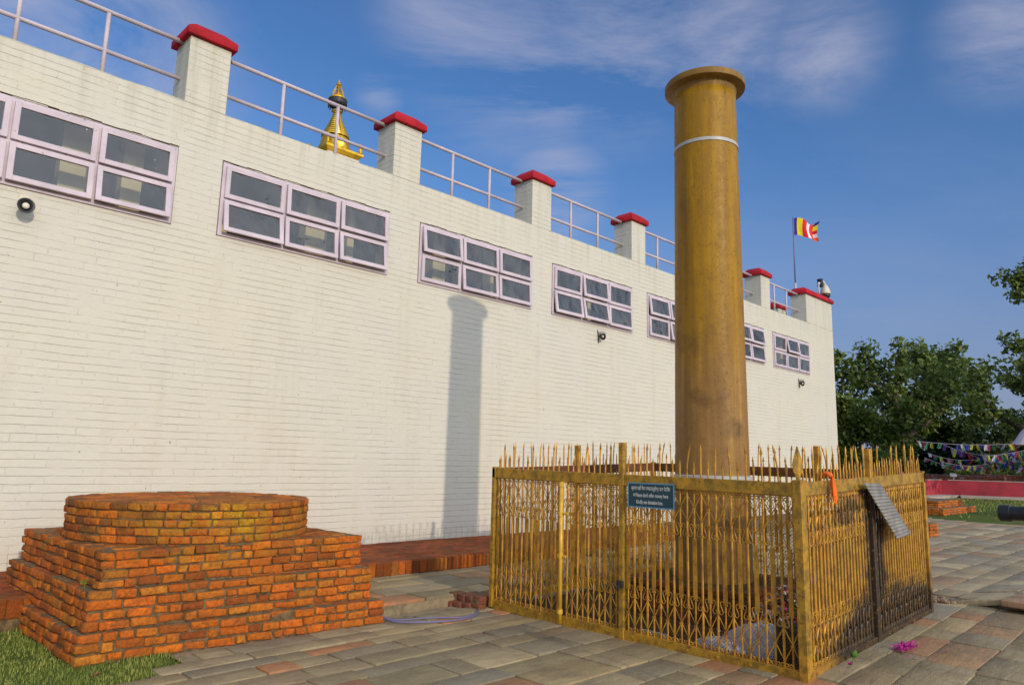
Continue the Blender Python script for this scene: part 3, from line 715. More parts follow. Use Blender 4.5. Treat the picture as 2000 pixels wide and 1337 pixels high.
for k in range(16):
    a = 2*pi*k/16; mb.box(cx_+.32*cos(a)-.012, cx_+.32*cos(a)+.012, cy_+.32*sin(a)-.012, cy_+.32*sin(a)+.012, 13.98, 14.07)
um = mb.build('canopy_fringe', M['blackmetal'], gs)
mb = MB(); mb.lathe([(.345, 14.29), (.32, 14.36), (.22, 14.44), (.15, 14.5), (.12, 14.56), (.05, 14.6)], (cx_, cy_, 0), 24); mb.build('canopy', M['shrinegold'], gs, smooth=True)
mb = MB()
for k in range(6):
    a = 2*pi*k/6; mb.tube([(cx_+.24*cos(a), cy_+.24*sin(a), 14.46), (cx_+.05*cos(a), cy_+.05*sin(a), 14.9)], .016, 5)
mb.lathe([(.0, 14.55), (.05, 14.6), (.09, 14.68), (.04, 14.74), (.07, 14.8), (.02, 14.86)], (cx_, cy_, 0), 12)
mb.build('crown_cage', M['shrinegold'], gs)
mb = MB(); mb.lathe([(.03, 14.86), (.10, 14.9), (.09, 14.93), (.04, 14.99), (.02, 15.05), (0, 15.12)], (cx_, cy_, 0), 12); mb.build('finial', M['shrinegold'], gs)

# ------------------------------------------------------------------ things fixed on the wall
def horn(loc):
    x, y, z = loc
    o = thing('horn_loudspeaker', loc, 'black horn loudspeaker on a bracket under the leftmost window', 'loudspeaker')
    def fwd(prof, n=28):
        m_ = MB(); m_.lathe([(a*.82, b*.9) for a, b in prof], (0, 0, 0), n)
        R = Matrix.Translation((x, WY-.02, z)) @ Matrix.Rotation(radians(90-2), 4, 'X')
        m_.v = [tuple(R @ Vector(v)) for v in m_.v]; return m_
    b = fwd([(.03, .0), (.035, .08), (.06, .14), (.10, .175), (.106, .18), (.10, .182), (.055, .15), (.03, .1), (0, .095)]); b.build('bell', M['black'], o, smooth=True)
    c = fwd([(.0, .10), (.038, .101), (.044, .15), (.042, .17), (.03, .178), (0, .178)]); dr_ = c.build('driver', M['ivory'], o, smooth=True)
    h = MB()
    for s in (-.014, .014): h.box(x+s-.006, x+s+.006, y-.21, y-.195, z-.004, z+.006)
    m_ = MB(); m_.box(x-.018, x+.018, WY-.10, WY+.0, z+.085, z+.10); m_.box(x-.016, x+.016, WY-.10, WY-.085, z+.05, z+.085); m_.box(x-.05, x+.05, WY-.012, WY+.002, z+.07, z+.17)
    m_.build('bracket', M['ivory'], o, bevel=.003, seg=1)
horn((1.555, WY, 4.19))
def spotlamp(loc, label, s=1.0):
    x, y, z = loc; o = thing('wall_spotlight', loc, label, 'wall light', 'small spotlights fixed below the windows')
    m_ = MB(); m_.tube([(x-.06*s, WY-.012, z+.10*s), (x-.04*s, WY-.02, z-.02*s), (x-.03*s, WY-.01, z-.15*s)], .008*s, 6); m_.build('conduit', M['blackmetal'], o)
    m_ = MB(); m_.tube([(x-.04*s, WY-.02, z+.0*s), (x-.02*s, WY-.06, z+.05*s), (x+.03*s, WY-.09, z+.05*s), (x+.06*s, WY-.11, z+.02*s)], [.02*s, .03*s, .035*s, .03*s], 10); m_.build('bracket_arm', M['roof'], o, smooth=True)
    m_ = MB(); m_.tube([(x+.0*s, WY-.03, z-.01*s), (x-.01*s, WY-.09, z-.03*s), (x-.015*s, WY-.13, z-.04*s)], [.03*s, .05*s, .062*s], 14, caps=False); m_.build('hood', M['blackmetal'], o, smooth=True)
    m_ = MB(); m_.lathe([(.0, -.03*s), (.028*s, -.01*s), (.03*s, .01*s), (0, .035*s)], (x-.01*s, WY-.10, z-.03*s), 12); m_.build('bulb', M['ivory'], o, smooth=True)
spotlamp((11.92, WY, 4.21), 'small rusty spotlight on the white wall between the shadow and the pillar', 1.1)
spotlamp((21.75, WY, 4.13), 'small spotlight on the white wall under the farthest window', 1.2)

# cctv camera on the end pier
cc = thing('cctv_camera', (24.07, 9.6, 7.28), 'white dome security camera on a post atop the last red coping', 'security camera')
m_ = MB(); m_.tube([(24.05, 9.6, 7.24), (24.05, 9.6, 7.72)], .03, 8); m_.build('post', M['rail'], cc, smooth=True)
m_ = MB(); m_.box(24.13, 24.27, 9.52, 9.68, 7.62, 7.90); m_.build('junction_box', M['black'], cc, bevel=.01)
m_ = MB(); m_.tube([(24.27, 9.6, 7.80), (24.45, 9.6, 7.86), (24.58, 9.6, 7.80), (24.60, 9.6, 7.74)], .035, 8); m_.box(24.05, 24.13, 9.57, 9.63, 7.70, 7.76); m_.build('arm', M['whiteplastic'], cc, smooth=True)
m_ = MB(); m_.lathe([(.04, 7.78), (.09, 7.72), (.14, 7.60), (.17, 7.50), (.17, 7.44)][::-1], (24.60, 9.6, 0), 20); m_.build('housing', M['ivory'], cc, smooth=True)
m_ = MB(); m_.lathe([(0, 7.27), (.09, 7.29), (.15, 7.36), (.16, 7.438)], (24.60, 9.6, 0), 20); m_.build('dome', M['black'], cc, smooth=True)

# flag pole with a striped Buddhist flag
fp = thing('flagpole', (26.15, 11.3, 0), 'thin flagpole flying a striped blue yellow red white orange flag', 'flagpole')
m_ = MB(); m_.tube([(26.15, 11.3, .1), (26.15, 11.3, 8.4)], .045, 8); m_.build('pole', M['rail'], fp, smooth=True)
m_ = MB(); m_.tube([(26.15, 11.3, 8.4), (26.16, 11.3, 9.7), (26.18, 11.3, 11.0)], .026, 8); m_.build('upper_pole', M['cablem'], fp, smooth=True)
stripes = [(.01, .015, .16), (.75, .60, .01), (.62, .012, .02), (.75, .72, .72), (.68, .035, .02)]
def flagcol(u, v):
    if u < .86: return stripes[0 if u < .17 else 1 if u < .36 else 2 if u < .54 else 3 if u < .68 else 4]
    return [(.01, .015, .16), (.75, .6, .01), (.62, .012, .02), (.75, .72, .72), (.75, .1, .02)][min(4, int((1-v)*5))]
m_ = MB(); NU, NV = 48, 20; dirf = Vector((.80, -.60, 0)); L, H = 1.12, .66; nrm = Vector((.6, .8, 0))
def fpnt(u, v):
    p = Vector((26.19, 11.3, 10.26+H*v)) + dirf*(L*u*.95)
    p += nrm*(.10*sin(u*9+v*1.4)*u**.6) + Vector((0, 0, .05*sin(u*6.5) - .10*u*u + .03*sin(u*11+2*v)))
    if v > .6: p += Vector((0, 0, .06*sin(u*8)))
    p -= dirf*(.12*sin(v*3)*u)
    return p
for i in range(NU):
    for j in range(NV):
        m_.quad(fpnt(i/NU, j/NV), fpnt((i+1)/NU, j/NV), fpnt((i+1)/NU, (j+1)/NV), fpnt(i/NU, (j+1)/NV), flagcol((i+.5)/NU, (j+.5)/NV))
m_.build('flag', M['cloth'], fp, smooth=True)

# ------------------------------------------------------------------ the stone pillar
PX, PY = 7.25, 4.14
ip = thing('stone_pillar', (PX, PY, 0), 'tall round polished ochre sandstone pillar with a flat flared capital', 'stone pillar')
def rz(z): return .400 - (.400-.355)*min(1, max(0, (z-1.0)/4.8))
m_ = MB(); m_.lathe([(rz(z), z) for z in [-.05+.2*k for k in range(30)]] + [(.357, 5.88)], (PX, PY, 0), 96); m_.build('shaft', M['pillar'], ip, smooth=True)
m_ = MB(); m_.lathe([(.3565, 5.86), (.362, 5.90), (.372, 5.932), (.40, 5.942), (.455, 5.946), (.464, 5.952), (.466, 5.96), (.466, 6.015), (.458, 6.028), (.40, 6.035), (0, 6.05)], (PX, PY, 0), 96); cp_ = m_.build('capital', M['capital'], ip, bevel=0, smooth=False)
for p in cp_.data.polygons: p.use_smooth = True
cp_.modifiers.new('es', 'EDGE_SPLIT').split_angle = radians(35)
m_ = MB(); m_.lathe([(.362, 5.185), (.369, 5.187), (.369, 5.225), (.362, 5.227)], (PX, PY, 0), 96); m_.build('upper_band', M['marble'], ip, smooth=False)
m_ = MB(); m_.lathe([(.405, 1.36), (.425, 1.36), (.425, 1.445), (.399, 1.452)], (PX, PY, 0), 96); m_.build('lower_band', M['marble'], ip)

# ------------------------------------------------------------------ gold painted iron fence round the pillar
FX0, FX1, FY0, FY1 = 5.58, 8.62, 2.45, 5.83
def fz(x, y): return .033*(x-FX0) + .010*(y-FY0)
fe = thing('iron_fence', (7.1, 4.14, 0), 'gold painted spiked iron fence enclosing the stone pillar', 'fence')
class Face:
    def __init__(s, o, d, nrm): s.o = Vector(o); s.d = Vector(d); s.n = Vector(nrm)
    def P(s, u, z, off=0):
        p = s.o + s.d*u + s.n*off; return Vector((p.x, p.y, z + fz(p.x, p.y)))
front = Face((FX0, FY0, 0), (0, 1, 0), (-1, 0, 0)); right = Face((FX0, FY0, 0), (1, 0, 0), (0, -1, 0))
back = Face((FX1, FY0, 0), (0, 1, 0), (1, 0, 0)); left = Face((FX0, FY1, 0), (1, 0, 0), (0, 1, 0))
PITCH_ = .0695
def fbox(mb, F, u0, u1, z0, z1, o0, o1, col=None):
    vs = [F.P(u, z, o) for z in (z0, z1) for u, o in ((u0, o0), (u1, o0), (u1, o1), (u0, o1))]
    mb.add(vs, [(0, 1, 2, 3), (7, 6, 5, 4), (4, 5, 1, 0), (5, 6, 2, 1), (6, 7, 3, 2), (7, 4, 0, 3)], col)
ZB, ZTT = .045, 1.335
def picket(mb, F, u, kind, r, top=True):
    thick = kind == 'A'
    if thick:
        mb.tube([F.P(u, ZB), F.P(u, .43)], .0080, 6); mb.tube([F.P(u, .93), F.P(u, ZTT)], .0080, 6)
        fbox(mb, F, u-.0180, u+.0180, .44, .925, -.006, .006)
        fbox(mb, F, u-.016, u+.016, .428, .442, -.009, .009); fbox(mb, F, u-.016, u+.016, .92, .934, -.009, .009)
    else:
        mb.tube([F.P(u, ZB), F.P(u, ZTT)], .0105, 6)
    zt = (1.725 if not thick else 1.585) + r.gauss(0, .008)
    if r.random() < .06: zt -= .12
    lean = r.gauss(0, .006); lo = r.gauss(0, .006)
    if r.random() < .12: lean += r.choice((-1, 1))*r.uniform(.02, .045)
    hd = zt-.085
    def Q(z, du=0, dn=0):
        f = (z-1.44)/.3; return F.P(u+du+lean*f*f*1.5, z, dn+lo*f)
    mb.tube([Q(1.43), Q(1.43+(hd-1.43)*.5), Q(hd+.01)], .0078, 6)
    # spear head
    c0, c1 = Q(hd), Q(zt); w_ = .0135; th = .0055
    ring = []
    for zz_, ww_ in ((hd, .007), (hd+.022, w_), (hd+.045, w_*.62)):
        a, b, c, d = Q(zz_, ww_), Q(zz_, 0, th), Q(zz_, -ww_), Q(zz_, 0, -th); ring.append([a, b, c, d])
    vs = [p for rr_ in ring for p in rr_] + [c1]
    fs = [(3, 2, 1, 0)] + [(k*4+i, k*4+(i+1) % 4, (k+1)*4+(i+1) % 4, (k+1)*4+i) for k in range(2) for i in range(4)] + [(8+i, 8+(i+1) % 4, 12) for i in range(4)]
    mb.add(vs, fs)
def curl(mb, F, cu, cz, rr, a0, a1, extra=None, r_=.0048):
    pts = [F.P(cu+rr*(1-.35*k/9)*cos(a0+(a1-a0)*k/9), cz+rr*(1-.35*k/9)*sin(a0+(a1-a0)*k/9), .0) for k in range(10)]
    if extra: pts = extra + pts
    mb.tube(pts, r_, 4, caps=False)
def scrolls(mb, F, us, zc, single=False):
    """row of S scrolls between neighbouring bars; us = [(u,kind)]"""
    for (u0, k0), (u1, k1) in zip(us[:-1], us[1:]):
        s = 1 if k0 == 'A' else -1; g = u1-u0
        if single:
            curl(mb, F, u0+.020, zc, .014, pi, pi-1.7*pi); curl(mb, F, u1-.020, zc, .014, 0, 1.7*pi); continue
        du, dz = .0265, .034; rr = .0205
        ua, ub = (u0+du, u1-du) if s > 0 else (u1-du, u0+du); q = 1 if ub > ua else -1
        # upper curl near the thick bar, lower curl near the thin bar
        pts = []
        for k in range(10): a = radians(255-275*k/9); rad = rr*(.6+.4*k/9); pts.append((ua+q*rad*cos(a), zc+dz+rad*sin(a)))
        p2 = [(2*(ua+ub)/2-a, 2*zc-b) for a, b in pts[::-1]]
        mb.tube([F.P(a, b) for a, b in pts+p2], .0050, 5, caps=False)
    for u, k in us:
        if not single:
            fbox(mb, F, u-.013, u+.013, zc+(.034 if k == 'A' else -.048), zc+(.048 if k == 'A' else -.034), -.010, .010)
def lattice(mb, F, us, z0, z1):
    for i, (u, k) in enumerate(us):
        if k != 'A': continue
        a, b = u-PITCH_, u+PITCH_
        lo_, hi_ = us[0][0]-PITCH_*.8, us[-1][0]+PITCH_*.8
        zm = (z0+z1)/2
        for ua, ub in ((a, b), (b, a)):
            p = [(ua, z1), (u, zm), (ub, z0)]
            p = [(min(max(q[0], lo_), hi_), q[1]) for q in p]
            mb.tube([F.P(q[0], q[1], .006 if ua < ub else -.006) for q in p], .0052, 4)
        fbox(mb, F, u-.012, u+.012, zm-.008, zm+.008, -.012, .012)
def panel(F, u0, u1, name, full=True, seed=1, indiv=True, mesh=True, skip=None):
    r = random.Random(seed); n = max(2, int(round((u1-u0)/PITCH_))); us = [(u0+(u1-u0)*(k+.5)/n, 'AB'[k % 2]) for k in range(n)]
    g = MB(); fbox(g, F, u0, u1, ZTT-.008, ZTT, -.006, .006); lattice(g, F, us, 1.06, 1.29); scrolls(g, F, us, .995)
    if full: scrolls(g, F, us, 1.305, True)
    po = g.build(name, M['gold'], fe)
    g = MB(); fbox(g, F, u0, u1, ZB+.01, ZB+.018, -.006, .006); lattice(g, F, us, .10, .345); scrolls(g, F, us, .405)
    if full: scrolls(g, F, us, .078, True)
    g.build('lower_lattice', M['gold'], po)
    if indiv:
        for u, k in us:
            m_ = MB(); picket(m_, F, u, k, r); m_.build('picket', M['gold'], po)
    else:
        m_ = MB()
        for u, k in us: picket(m_, F, u, k, r)
        STUFF.append(m_)
    if mesh:
        m_ = MB(); s = .028; H_ = ZTT-ZB; L_ = u1-u0; k = -int(H_/s)
        while k*s < L_:
            for sgn in (1, -1):
                a = k*s; ua, za, ub, zb_ = a, 0, a+H_, H_
                if ua < 0: za -= ua; ua = 0
                if ub > L_: zb_ -= ub-L_; ub = L_
                if ub > ua:
                    if sgn < 0: ua, ub = L_-ua, L_-ub
                    m_.tube([F.P(u0+ua, ZB+za, -.022), F.P(u0+ub, ZB+zb_, -.022)], .0012, 3, caps=False)
            k += 1
        m_.build('wire_mesh', M['wire'], po)
STUFF = []
panel(front, .055, 1.635, 'grille_panel', seed=1)
panel(front, 1.70, 2.365, 'grille_panel', seed=2)
panel(front, 2.42, 3.35, 'grille_panel', seed=3)
panel(right, .05, 1.42, 'grille_panel', seed=4)
panel(right, 1.62, 3.0, 'grille_panel', seed=5)
panel(back, .05, 3.34, 'grille_panel', full=False, seed=6, indiv=False, mesh=False)
panel(left, .05, 3.0, 'grille_panel', full=False, seed=7, indiv=False, mesh=False)
al = MB()
for q in STUFF: al.add(q.v, q.f)
tag(al.build('rear_pickets', M['gold'], fe), kind='stuff')
for F, L_ in ((front, FY1-FY0), (right, FX1-FX0), (back, FY1-FY0), (left, FX1-FX0)):
    m_ = MB(); fbox(m_, F, -.03, L_+.03, ZTT, 1.437, -.02, .022); m_.build('top_rail', M['railgold'] if F in (front, right) else M['rust_shade'], fe, bevel=.003, seg=1)
    m_ = MB(); fbox(m_, F, -.02, L_+.02, -.03, ZB+.012, -.016, .020)
    for k in range(int(L_/.28)):
        c = F.P(.15+k*.28, .025, .022); m_.obox(c, F.d*.009, F.n*.006, Vector((0, 0, .009)))
    m_.build('bottom_rail', M['railgold'] if F is not right else M['gold'], fe, bevel=.002, seg=1)
def post(F, u, w_, top, mt, z0=-.02, d=.03):
    m_ = MB(); fbox(m_, F, u-w_/2, u+w_/2, z0, top, -d, d-.0); return m_.build('post', mt, fe, bevel=.004, seg=1)
# leaf finial on the corner nearest the camera
def leaf_finial(x, y, s=1.0):
    m_ = MB(); z0 = 1.437+fz(x, y); d = Vector((-.72, .69, 0)); e = Vector((.69, .72, 0))
    prof = [(0, .016), (.06, .022), (.085, .036), (.14, .046), (.19, .034), (.24, .018), (.285, .002)]
    vs = []
    for zz_, ww_ in prof:
        vs += [Vector((x, y, z0+zz_*s))+d*ww_*s, Vector((x, y, z0+zz_*s))+e*.012, Vector((x, y, z0+zz_*s))-d*ww_*s, Vector((x, y, z0+zz_*s))-e*.012]
    k = len(prof); m_.add(vs, [(3, 2, 1, 0)]+[(a*4+i, a*4+(i+1) % 4, (a+1)*4+(i+1) % 4, (a+1)*4+i) for a in range(k-1) for i in range(4)])
    m_.build('leaf_finial', M['railgold'], fe)
post(front, -.005, .070, 1.46, M['railgold'], d=.045); leaf_finial(FX0, FY0, .98)
post(front, FY1-FY0, .05, 1.45, M['railgold'])
post(right, FX1-FX0, .05, 1.45, M['gold'])
post(back, FY1-FY0, .05, 1.45, M['gold'])
post(front, 1.665, .055, 1.73, M['railgold'])
post(right, 1.50, .075, 1.69, M['gold'])
m_ = MB(); fbox(m_, right, 1.44, 1.62, .02, 1.33, -.03, -.01); m_.build('sooty_plate', M['gold'], fe)
post(back, 1.1, .06, 1.70, M['gold']); post(back, 2.2, .06, 1.70, M['gold']); post(left, 1.4, .06, 1.68, M['gold'])
m_ = MB(); m_.tube([front.P(2.39, -.01, .032), front.P(2.39, 1.335, .032)], .020, 12)
gp = m_.build('gate_pipe', M['goldpaint2'], fe, smooth=True)
m_ = MB()
for zz_ in (.10, .62, 1.02, 1.31): m_.tube([front.P(2.39, zz_-.02, .032), front.P(2.39, zz_+.02, .032)], .028, 10)
m_.tube([front.P(2.43, .62, .035), front.P(2.32, .62, .035)], .012, 8); m_.tube([front.P(2.43, 1.03, .035), front.P(2.30, 1.03, .035)], .012, 8)
m_.build('hinge', M['goldpaint2'], gp)
m_ = MB(); fbox(m_, front, 1.63, 1.70, .43, .49, .03, .05); m_.tube([front.P(1.665, .45, .05), front.P(1.665, .42, .06), front.P(1.69, .41, .06), front.P(1.69, .45, .05)], .005, 6); m_.build('padlock', M['blackmetal'], fe, bevel=.004)
# stained concrete kerb under the fence
kb = thing('fence_kerb', (7.1, 2.4, 0), 'dirty soot stained concrete kerb under the right side of the gold fence', 'kerb')
m_ = MB(); n = 30
vs = []
for k in range(n+1):
    x = FX0-.07+(FX1+.10-FX0+.07)*k/n; zt_ = fz(x, FY0)-.01; zb_ = zone_lower(x, 2.3)-.05; j = .010*mn.noise(Vector((x*5, 0, 0)))
    vs += [(x, FY0-.085+j, zb_), (x, FY0-.06+j, zt_-.012+j*.5), (x, FY0-.03, zt_), (x, FY0+.10, zt_), (x, FY0+.10, zb_)]
fs = [(k*5+i, (k+1)*5+i, (k+1)*5+i+1, k*5+i+1) for k in range(n) for i in range(4)] + [(0, 1, 2, 3, 4), tuple(n*5+i for i in (4, 3, 2, 1, 0))]
m_.add(vs, fs); m_.build('right_kerb', M['concrete'], kb)
m_ = MB(); m_.box(FX0+.02, FX1+.09, FY1-.05, FY1+.07, -.05, .06); m_.box(FX1-.05, FX1+.09, FY0+.1, FY1-.05, -.05, .10); m_.build('rear_kerb', M['concrete'], kb)
m_ = MB(); m_.box(FX0+.03, FX1-.05, FY0+.1, FY1-.05, -.05, .03); m_.build('enclosure_floor', M['soil'], kb)

# low brick lining round the foot of the pillar
bl = thing('brick_lining', (PX, PY, 0), 'dark old brick footing at the base of the pillar behind the fence', 'brick footing')
m_ = MB(); r = random.Random(4); brick_wall_rect(m_, 6.55, 7.95, 3.45, 4.85, .03, 5, .07, r); m_.build('bricks', M['brickdark'], bl, bevel=.007, seg=1)
m_ = MB(); m_.box(6.57, 7.93, 3.47, 4.83, .0, .365); m_.build('fill', M['soil'], bl)

# offerings inside the corner
r = random.Random(15); m_ = MB()
pal = [(.6, .58, .56), (.55, .52, .5), (.40, .02, .03), (.30, .015, .03), (.45, .02, .18), (.55, .30, .02), (.5, .10, .02), (.18, .12, .08), (.10, .07, .05), (.25, .2, .3), (.12, .09, .07)]
def scrap(m_, c, s, col):
    n = Vector((r.gauss(0, 1), r.gauss(0, 1), r.gauss(0, 1)+.6)).normalized(); a = n.orthogonal().normalized(); b = n.cross(a); t_ = r.uniform(0, 6)
    a, b = a*cos(t_)+b*sin(t_), b*cos(t_)-a*sin(t_); ctr = c+n*s*.35
    p = [c+a*s, c+b*s*.8, c-a*s, c-b*s*.8]; m_.add(p+[ctr, c-n*s*.15], [(0, 1, 4), (1, 2, 4), (2, 3, 4), (3, 0, 4), (1, 0, 5), (2, 1, 5), (3, 2, 5), (0, 3, 5)], col)
for k in range(900):
    x = r.gauss(6.55, .26); y = r.gauss(3.05, .24)
    if not (5.66 < x < 7.3 and 2.60 < y < 4.0): continue
    hz = .44*math.exp(-((x-6.6)/.4)**2-((y-3.05)/.30)**2)
    scrap(m_, Vector((x, y, .04+hz*r.uniform(.85, 1.08))), r.uniform(.014, .036), r.choice(pal))
tag(m_.build('offering_heap', M['cloth']), 'heap of red white and yellow offerings and wrappers inside the fence corner', 'offerings', kind='stuff')
m_ = MB(); m_.lathe([(.001, .42), (.10, .38), (.20, .29), (.30, .15), (.38, .02)][::-1], (6.62, 3.05, 0), 20)
m_.build('offering_mound', M['soil']); struct(bpy.data.objects['offering_mound'])
# white netted sack
def sack(c, rx, ry, h, seed, label, mt, name='sack'):
    m_ = MB(); n, kz = 40, 12; vs = []
    for j in range(kz+1):
        f = j/kz
        for i in range(n):
            a = 2*pi*i/n; w_ = cos(f*pi/2)**.6
            q = 1+.16*mn.noise(Vector((cos(a)*2, sin(a)*2, f*1.5+seed)))+.09*sin(a*7+seed+f*2)*(1-f*.5)
            vs.append((c[0]+rx*w_*q*cos(a), c[1]+ry*w_*q*sin(a), c[2]+h*f*.8*(1+.25*mn.noise(Vector((cos(a)*1.5, sin(a)*1.5, seed))))))
    m_.add(vs, [(j*n+i, j*n+(i+1) % n, (j+1)*n+(i+1) % n, (j+1)*n+i) for j in range(kz) for i in range(n)])
    return tag(m_.build(name, mt, smooth=True), label, name.replace('_', ' '))
def netmat():
    mt, t, b = mat('white net cloth'); p = t.pos(); x, y, z = t.sep(p)
    a = t.math('SINE', t.math('MULTIPLY', t.math('ADD', t.math('ADD', x, y), z), 260)); c = t.math('SINE', t.math('MULTIPLY', t.math('SUBTRACT', t.math('ADD', x, y), z), 260))
    t.put(b.inputs['Base Color'], t.mix(t.math('MULTIPLY', t.ramp(t.math('MAXIMUM', a, c), [(.75, 0), (1, 1)]), .6), (.50, .48, .52), (.26, .25, .28))); b.inputs['Roughness'].default_value = .8; return mt
M['net'] = netmat()
sack((6.02, 3.02, .03), .20, .34, .27, 3, 'white net cloth bundle behind the lower bars of the fence', M['net'], 'cloth_bundle')
sack((5.86, 3.30, .03), .13, .22, .11, 8, 'flat end of white net cloth lying left of the larger bundle', M['net'], 'cloth_bundle')
bn = MB(); bn.lathe([(.10, .03), (.12, .05), (.13, .30), (.135, .31), (.12, .31), (.11, .06), (0, .05)], (5.88, 2.68, 0), 24); tag(bn.build('bucket', M['black'], smooth=True), 'black bucket standing inside the near corner of the fence', 'bucket')
cb = MB()
for k in range(6):
    cb.lathe([(.016, .045), (.024, .10), (.022, .10), (.013, .05), (0, .05)], (5.64, 3.70+k*.045+.006*(k % 2), .0), 12)
tag(cb.build('lamp_cups', M['foil']), 'row of small white lamp cups along the bottom rail', 'lamp cups')
# donation sign
sg = thing('notice_board', (5.55, 3.78, 1.16), 'small dark teal notice about money offerings hung on the fence rail', 'sign')
m_ = MB(); fy0, fy1, fz0, fz1 = 3.53, 4.025, 1.165, 1.385; fxs = 5.535
m_.box(fxs, fxs+.008, fy0, fy1, fz0, fz1, (.006, .045, .062)); m_.build('board', M['paint'], sg)
m_ = MB(); bc = (.10, .25, .36); t_ = .011
m_.box(fxs-.003, fxs+.001, fy0, fy1, fz0, fz0+t_, bc); m_.box(fxs-.003, fxs+.001, fy0, fy1, fz1-t_, fz1, bc); m_.box(fxs-.003, fxs+.001, fy0, fy0+t_, fz0+t_, fz1-t_, bc); m_.box(fxs-.003, fxs+.001, fy1-t_, fy1, fz0+t_, fz1-t_, bc)
m_.build('border', M['paint'], sg)
def lettering(txt, size, y, z, col, parent, sx=1.0, bold=0.0):
    cu = bpy.data.curves.new('lettering', 'FONT'); cu.body = txt; cu.size = size; cu.align_x = 'CENTER'; cu.align_y = 'CENTER'; cu.offset = bold; cu.extrude = .0004
    o = bpy.data.objects.new('tmp', cu); COL.objects.link(o); dg = bpy.context.evaluated_depsgraph_get(); dg.update()
    me = bpy.data.meshes.new_from_object(o.evaluated_get(dg)); bpy.data.objects.remove(o)
    mm = Matrix(((0, 0, -1, fxs-.0015), (-sx, 0, 0, y), (0, 1, 0, z), (0, 0, 0, 1)))
    me.transform(mm); me.materials.clear(); me.materials.append(col)
    o = bpy.data.objects.new('lettering', me); COL.objects.link(o); o.parent = parent; o.matrix_parent_inverse = Matrix.Translation(-parent.location)
    return o
M['letter'] = simple('off white sign paint', (.55, .56, .52), .6, 0, .05)
ym = (fy0+fy1)/2
lettering('कृपया यहाँ पैसा नचढाउनुहोस्। दान पेटिका', .044, ym, 1.335, M['letter'], sg, .62, .0004)
lettering("※ Please don't offer money here", .047, ym, 1.275, M['letter'], sg, .60, .0006)
lettering('Kindly use donation box.', .047, ym+.01, 1.215, M['letter'], sg, .60, .0006)

# corrugated tin strip hanging askew on the right side
tn = MB(); a = Vector((6.72, 2.37, 1.435)); b = Vector((7.13, 2.37, 1.43)); c = Vector((7.66, 2.30, .965)); d = Vector((7.27, 2.30, .935)); nr, nc = 60, 6
vs = []
for i in range(nr+1):
    f = i/nr; off = .006*sin(f*2*pi*17)
    for j in range(nc+1):
        g = j/nc; p = a.lerp(d, f).lerp(b.lerp(c, f), g); vs.append(p+Vector((0, off, 0)))
fs = [(i*(nc+1)+j, i*(nc+1)+j+1, (i+1)*(nc+1)+j+1, (i+1)*(nc+1)+j) for i in range(nr) for j in range(nc)]
tn.add(vs, fs); M['tin'] = simple('dusty tin sheet', (.26, .235, .20), .5, .35, .3, 9)
to = tn.build('tin_strip', M['tin'], smooth=True); sm_ = to.modifiers.new('s', 'SOLIDIFY'); sm_.thickness = .004
tag(to, 'grey corrugated tin strip hanging askew on the sooty side of the fence', 'tin sheet')
# saffron rag tied to the rail
rg_ = MB(); n, k = 10, 16; vs = []
for j in range(k+1):
    f = j/k; z = 1.485-.20*f; wd = .020+.045*f**.8
    for i in range(n+1):
        g = i/n-.5; vs.append((6.085+.03*f+g*2*wd*(.7+.3*sin(f*5)), 2.405-.014*cos(g*14+f*3)-.018*f-.01, z+.02*g*f+(.02*sin(g*9) if j == k else 0)))
rg_.add(vs, [(j*(n+1)+i, j*(n+1)+i+1, (j+1)*(n+1)+i+1, (j+1)*(n+1)+i) for j in range(k) for i in range(n)])
rg_.tube([(6.07, 2.385, 1.49), (6.07, 2.42, 1.515), (6.08, 2.48, 1.50), (6.09, 2.49, 1.46)], .018, 8)
tag(rg_.build('saffron_rag', M['saffron'], smooth=True), 'bright orange rag tied over the right top rail', 'rag')

# ------------------------------------------------------------------ small things on the ground
def zlow(x, y): return zone_lower(x, y)+.004
cbm = MB()
def gpath(pts, z=.012):
    out = []
    P_ = [Vector((x, y, zlow(x, y)+z)) for x, y in pts]; P_ = [P_[0]]+P_+[P_[-1]]
    for i in range(1, len(P_)-2):
        for q in range(8):
            t_ = q/8; a, b, c, d = P_[i-1:i+3]
            out.append(.5*((2*b)+(c-a)*t_+(2*a-5*b+4*c-d)*t_*t_+(3*b-a-3*c+d)*t_**3))
    out.append(P_[-2]); return out
cbm.tube([Vector((4.28, 6.12, .14)), Vector((4.30, 6.07, .07))]+gpath([(4.34, 6.02), (4.36, 5.84), (4.58, 5.66), (4.88, 5.55), (5.16, 5.62), (5.40, 5.84), (5.50, 6.02)]), .008, 6)
cbm.tube([Vector((4.29, 6.10, .12)), Vector((4.30, 6.06, .06))]+gpath([(4.36, 6.0), (4.42, 5.90), (4.70, 5.80), (4.98, 5.62), (5.20, 5.66)]), .006, 6)
tag(cbm.build('cable', M['cablem'], smooth=True), 'violet grey cable looping over the paving between plinth and fence', 'cable')
r = random.Random(8)
def petals(name, cx, cy, n, sx, sy_, label, matl, s=(.008, .02), green=0):
    m_ = MB()
    for k in range(n):
        x, y = cx+r.gauss(0, sx), cy+r.gauss(0, sy_); z = zlow(x, y)+.006+abs(r.gauss(0, .012))
        q = r.uniform(*s); a = r.uniform(0, 6.3); u_, v_ = Vector((cos(a), sin(a), r.uniform(-.5, .5)))*q, Vector((-sin(a), cos(a), r.uniform(-.5, .5)))*q*.7
        c = Vector((x, y, z)); m_.add([c+u_, c+v_, c-u_, c-v_, c+Vector((0, 0, q*.3))], [(0, 1, 4), (1, 2, 4), (2, 3, 4), (3, 0, 4)])
    return tag(m_.build(name, matl), label, 'petals', kind='stuff')
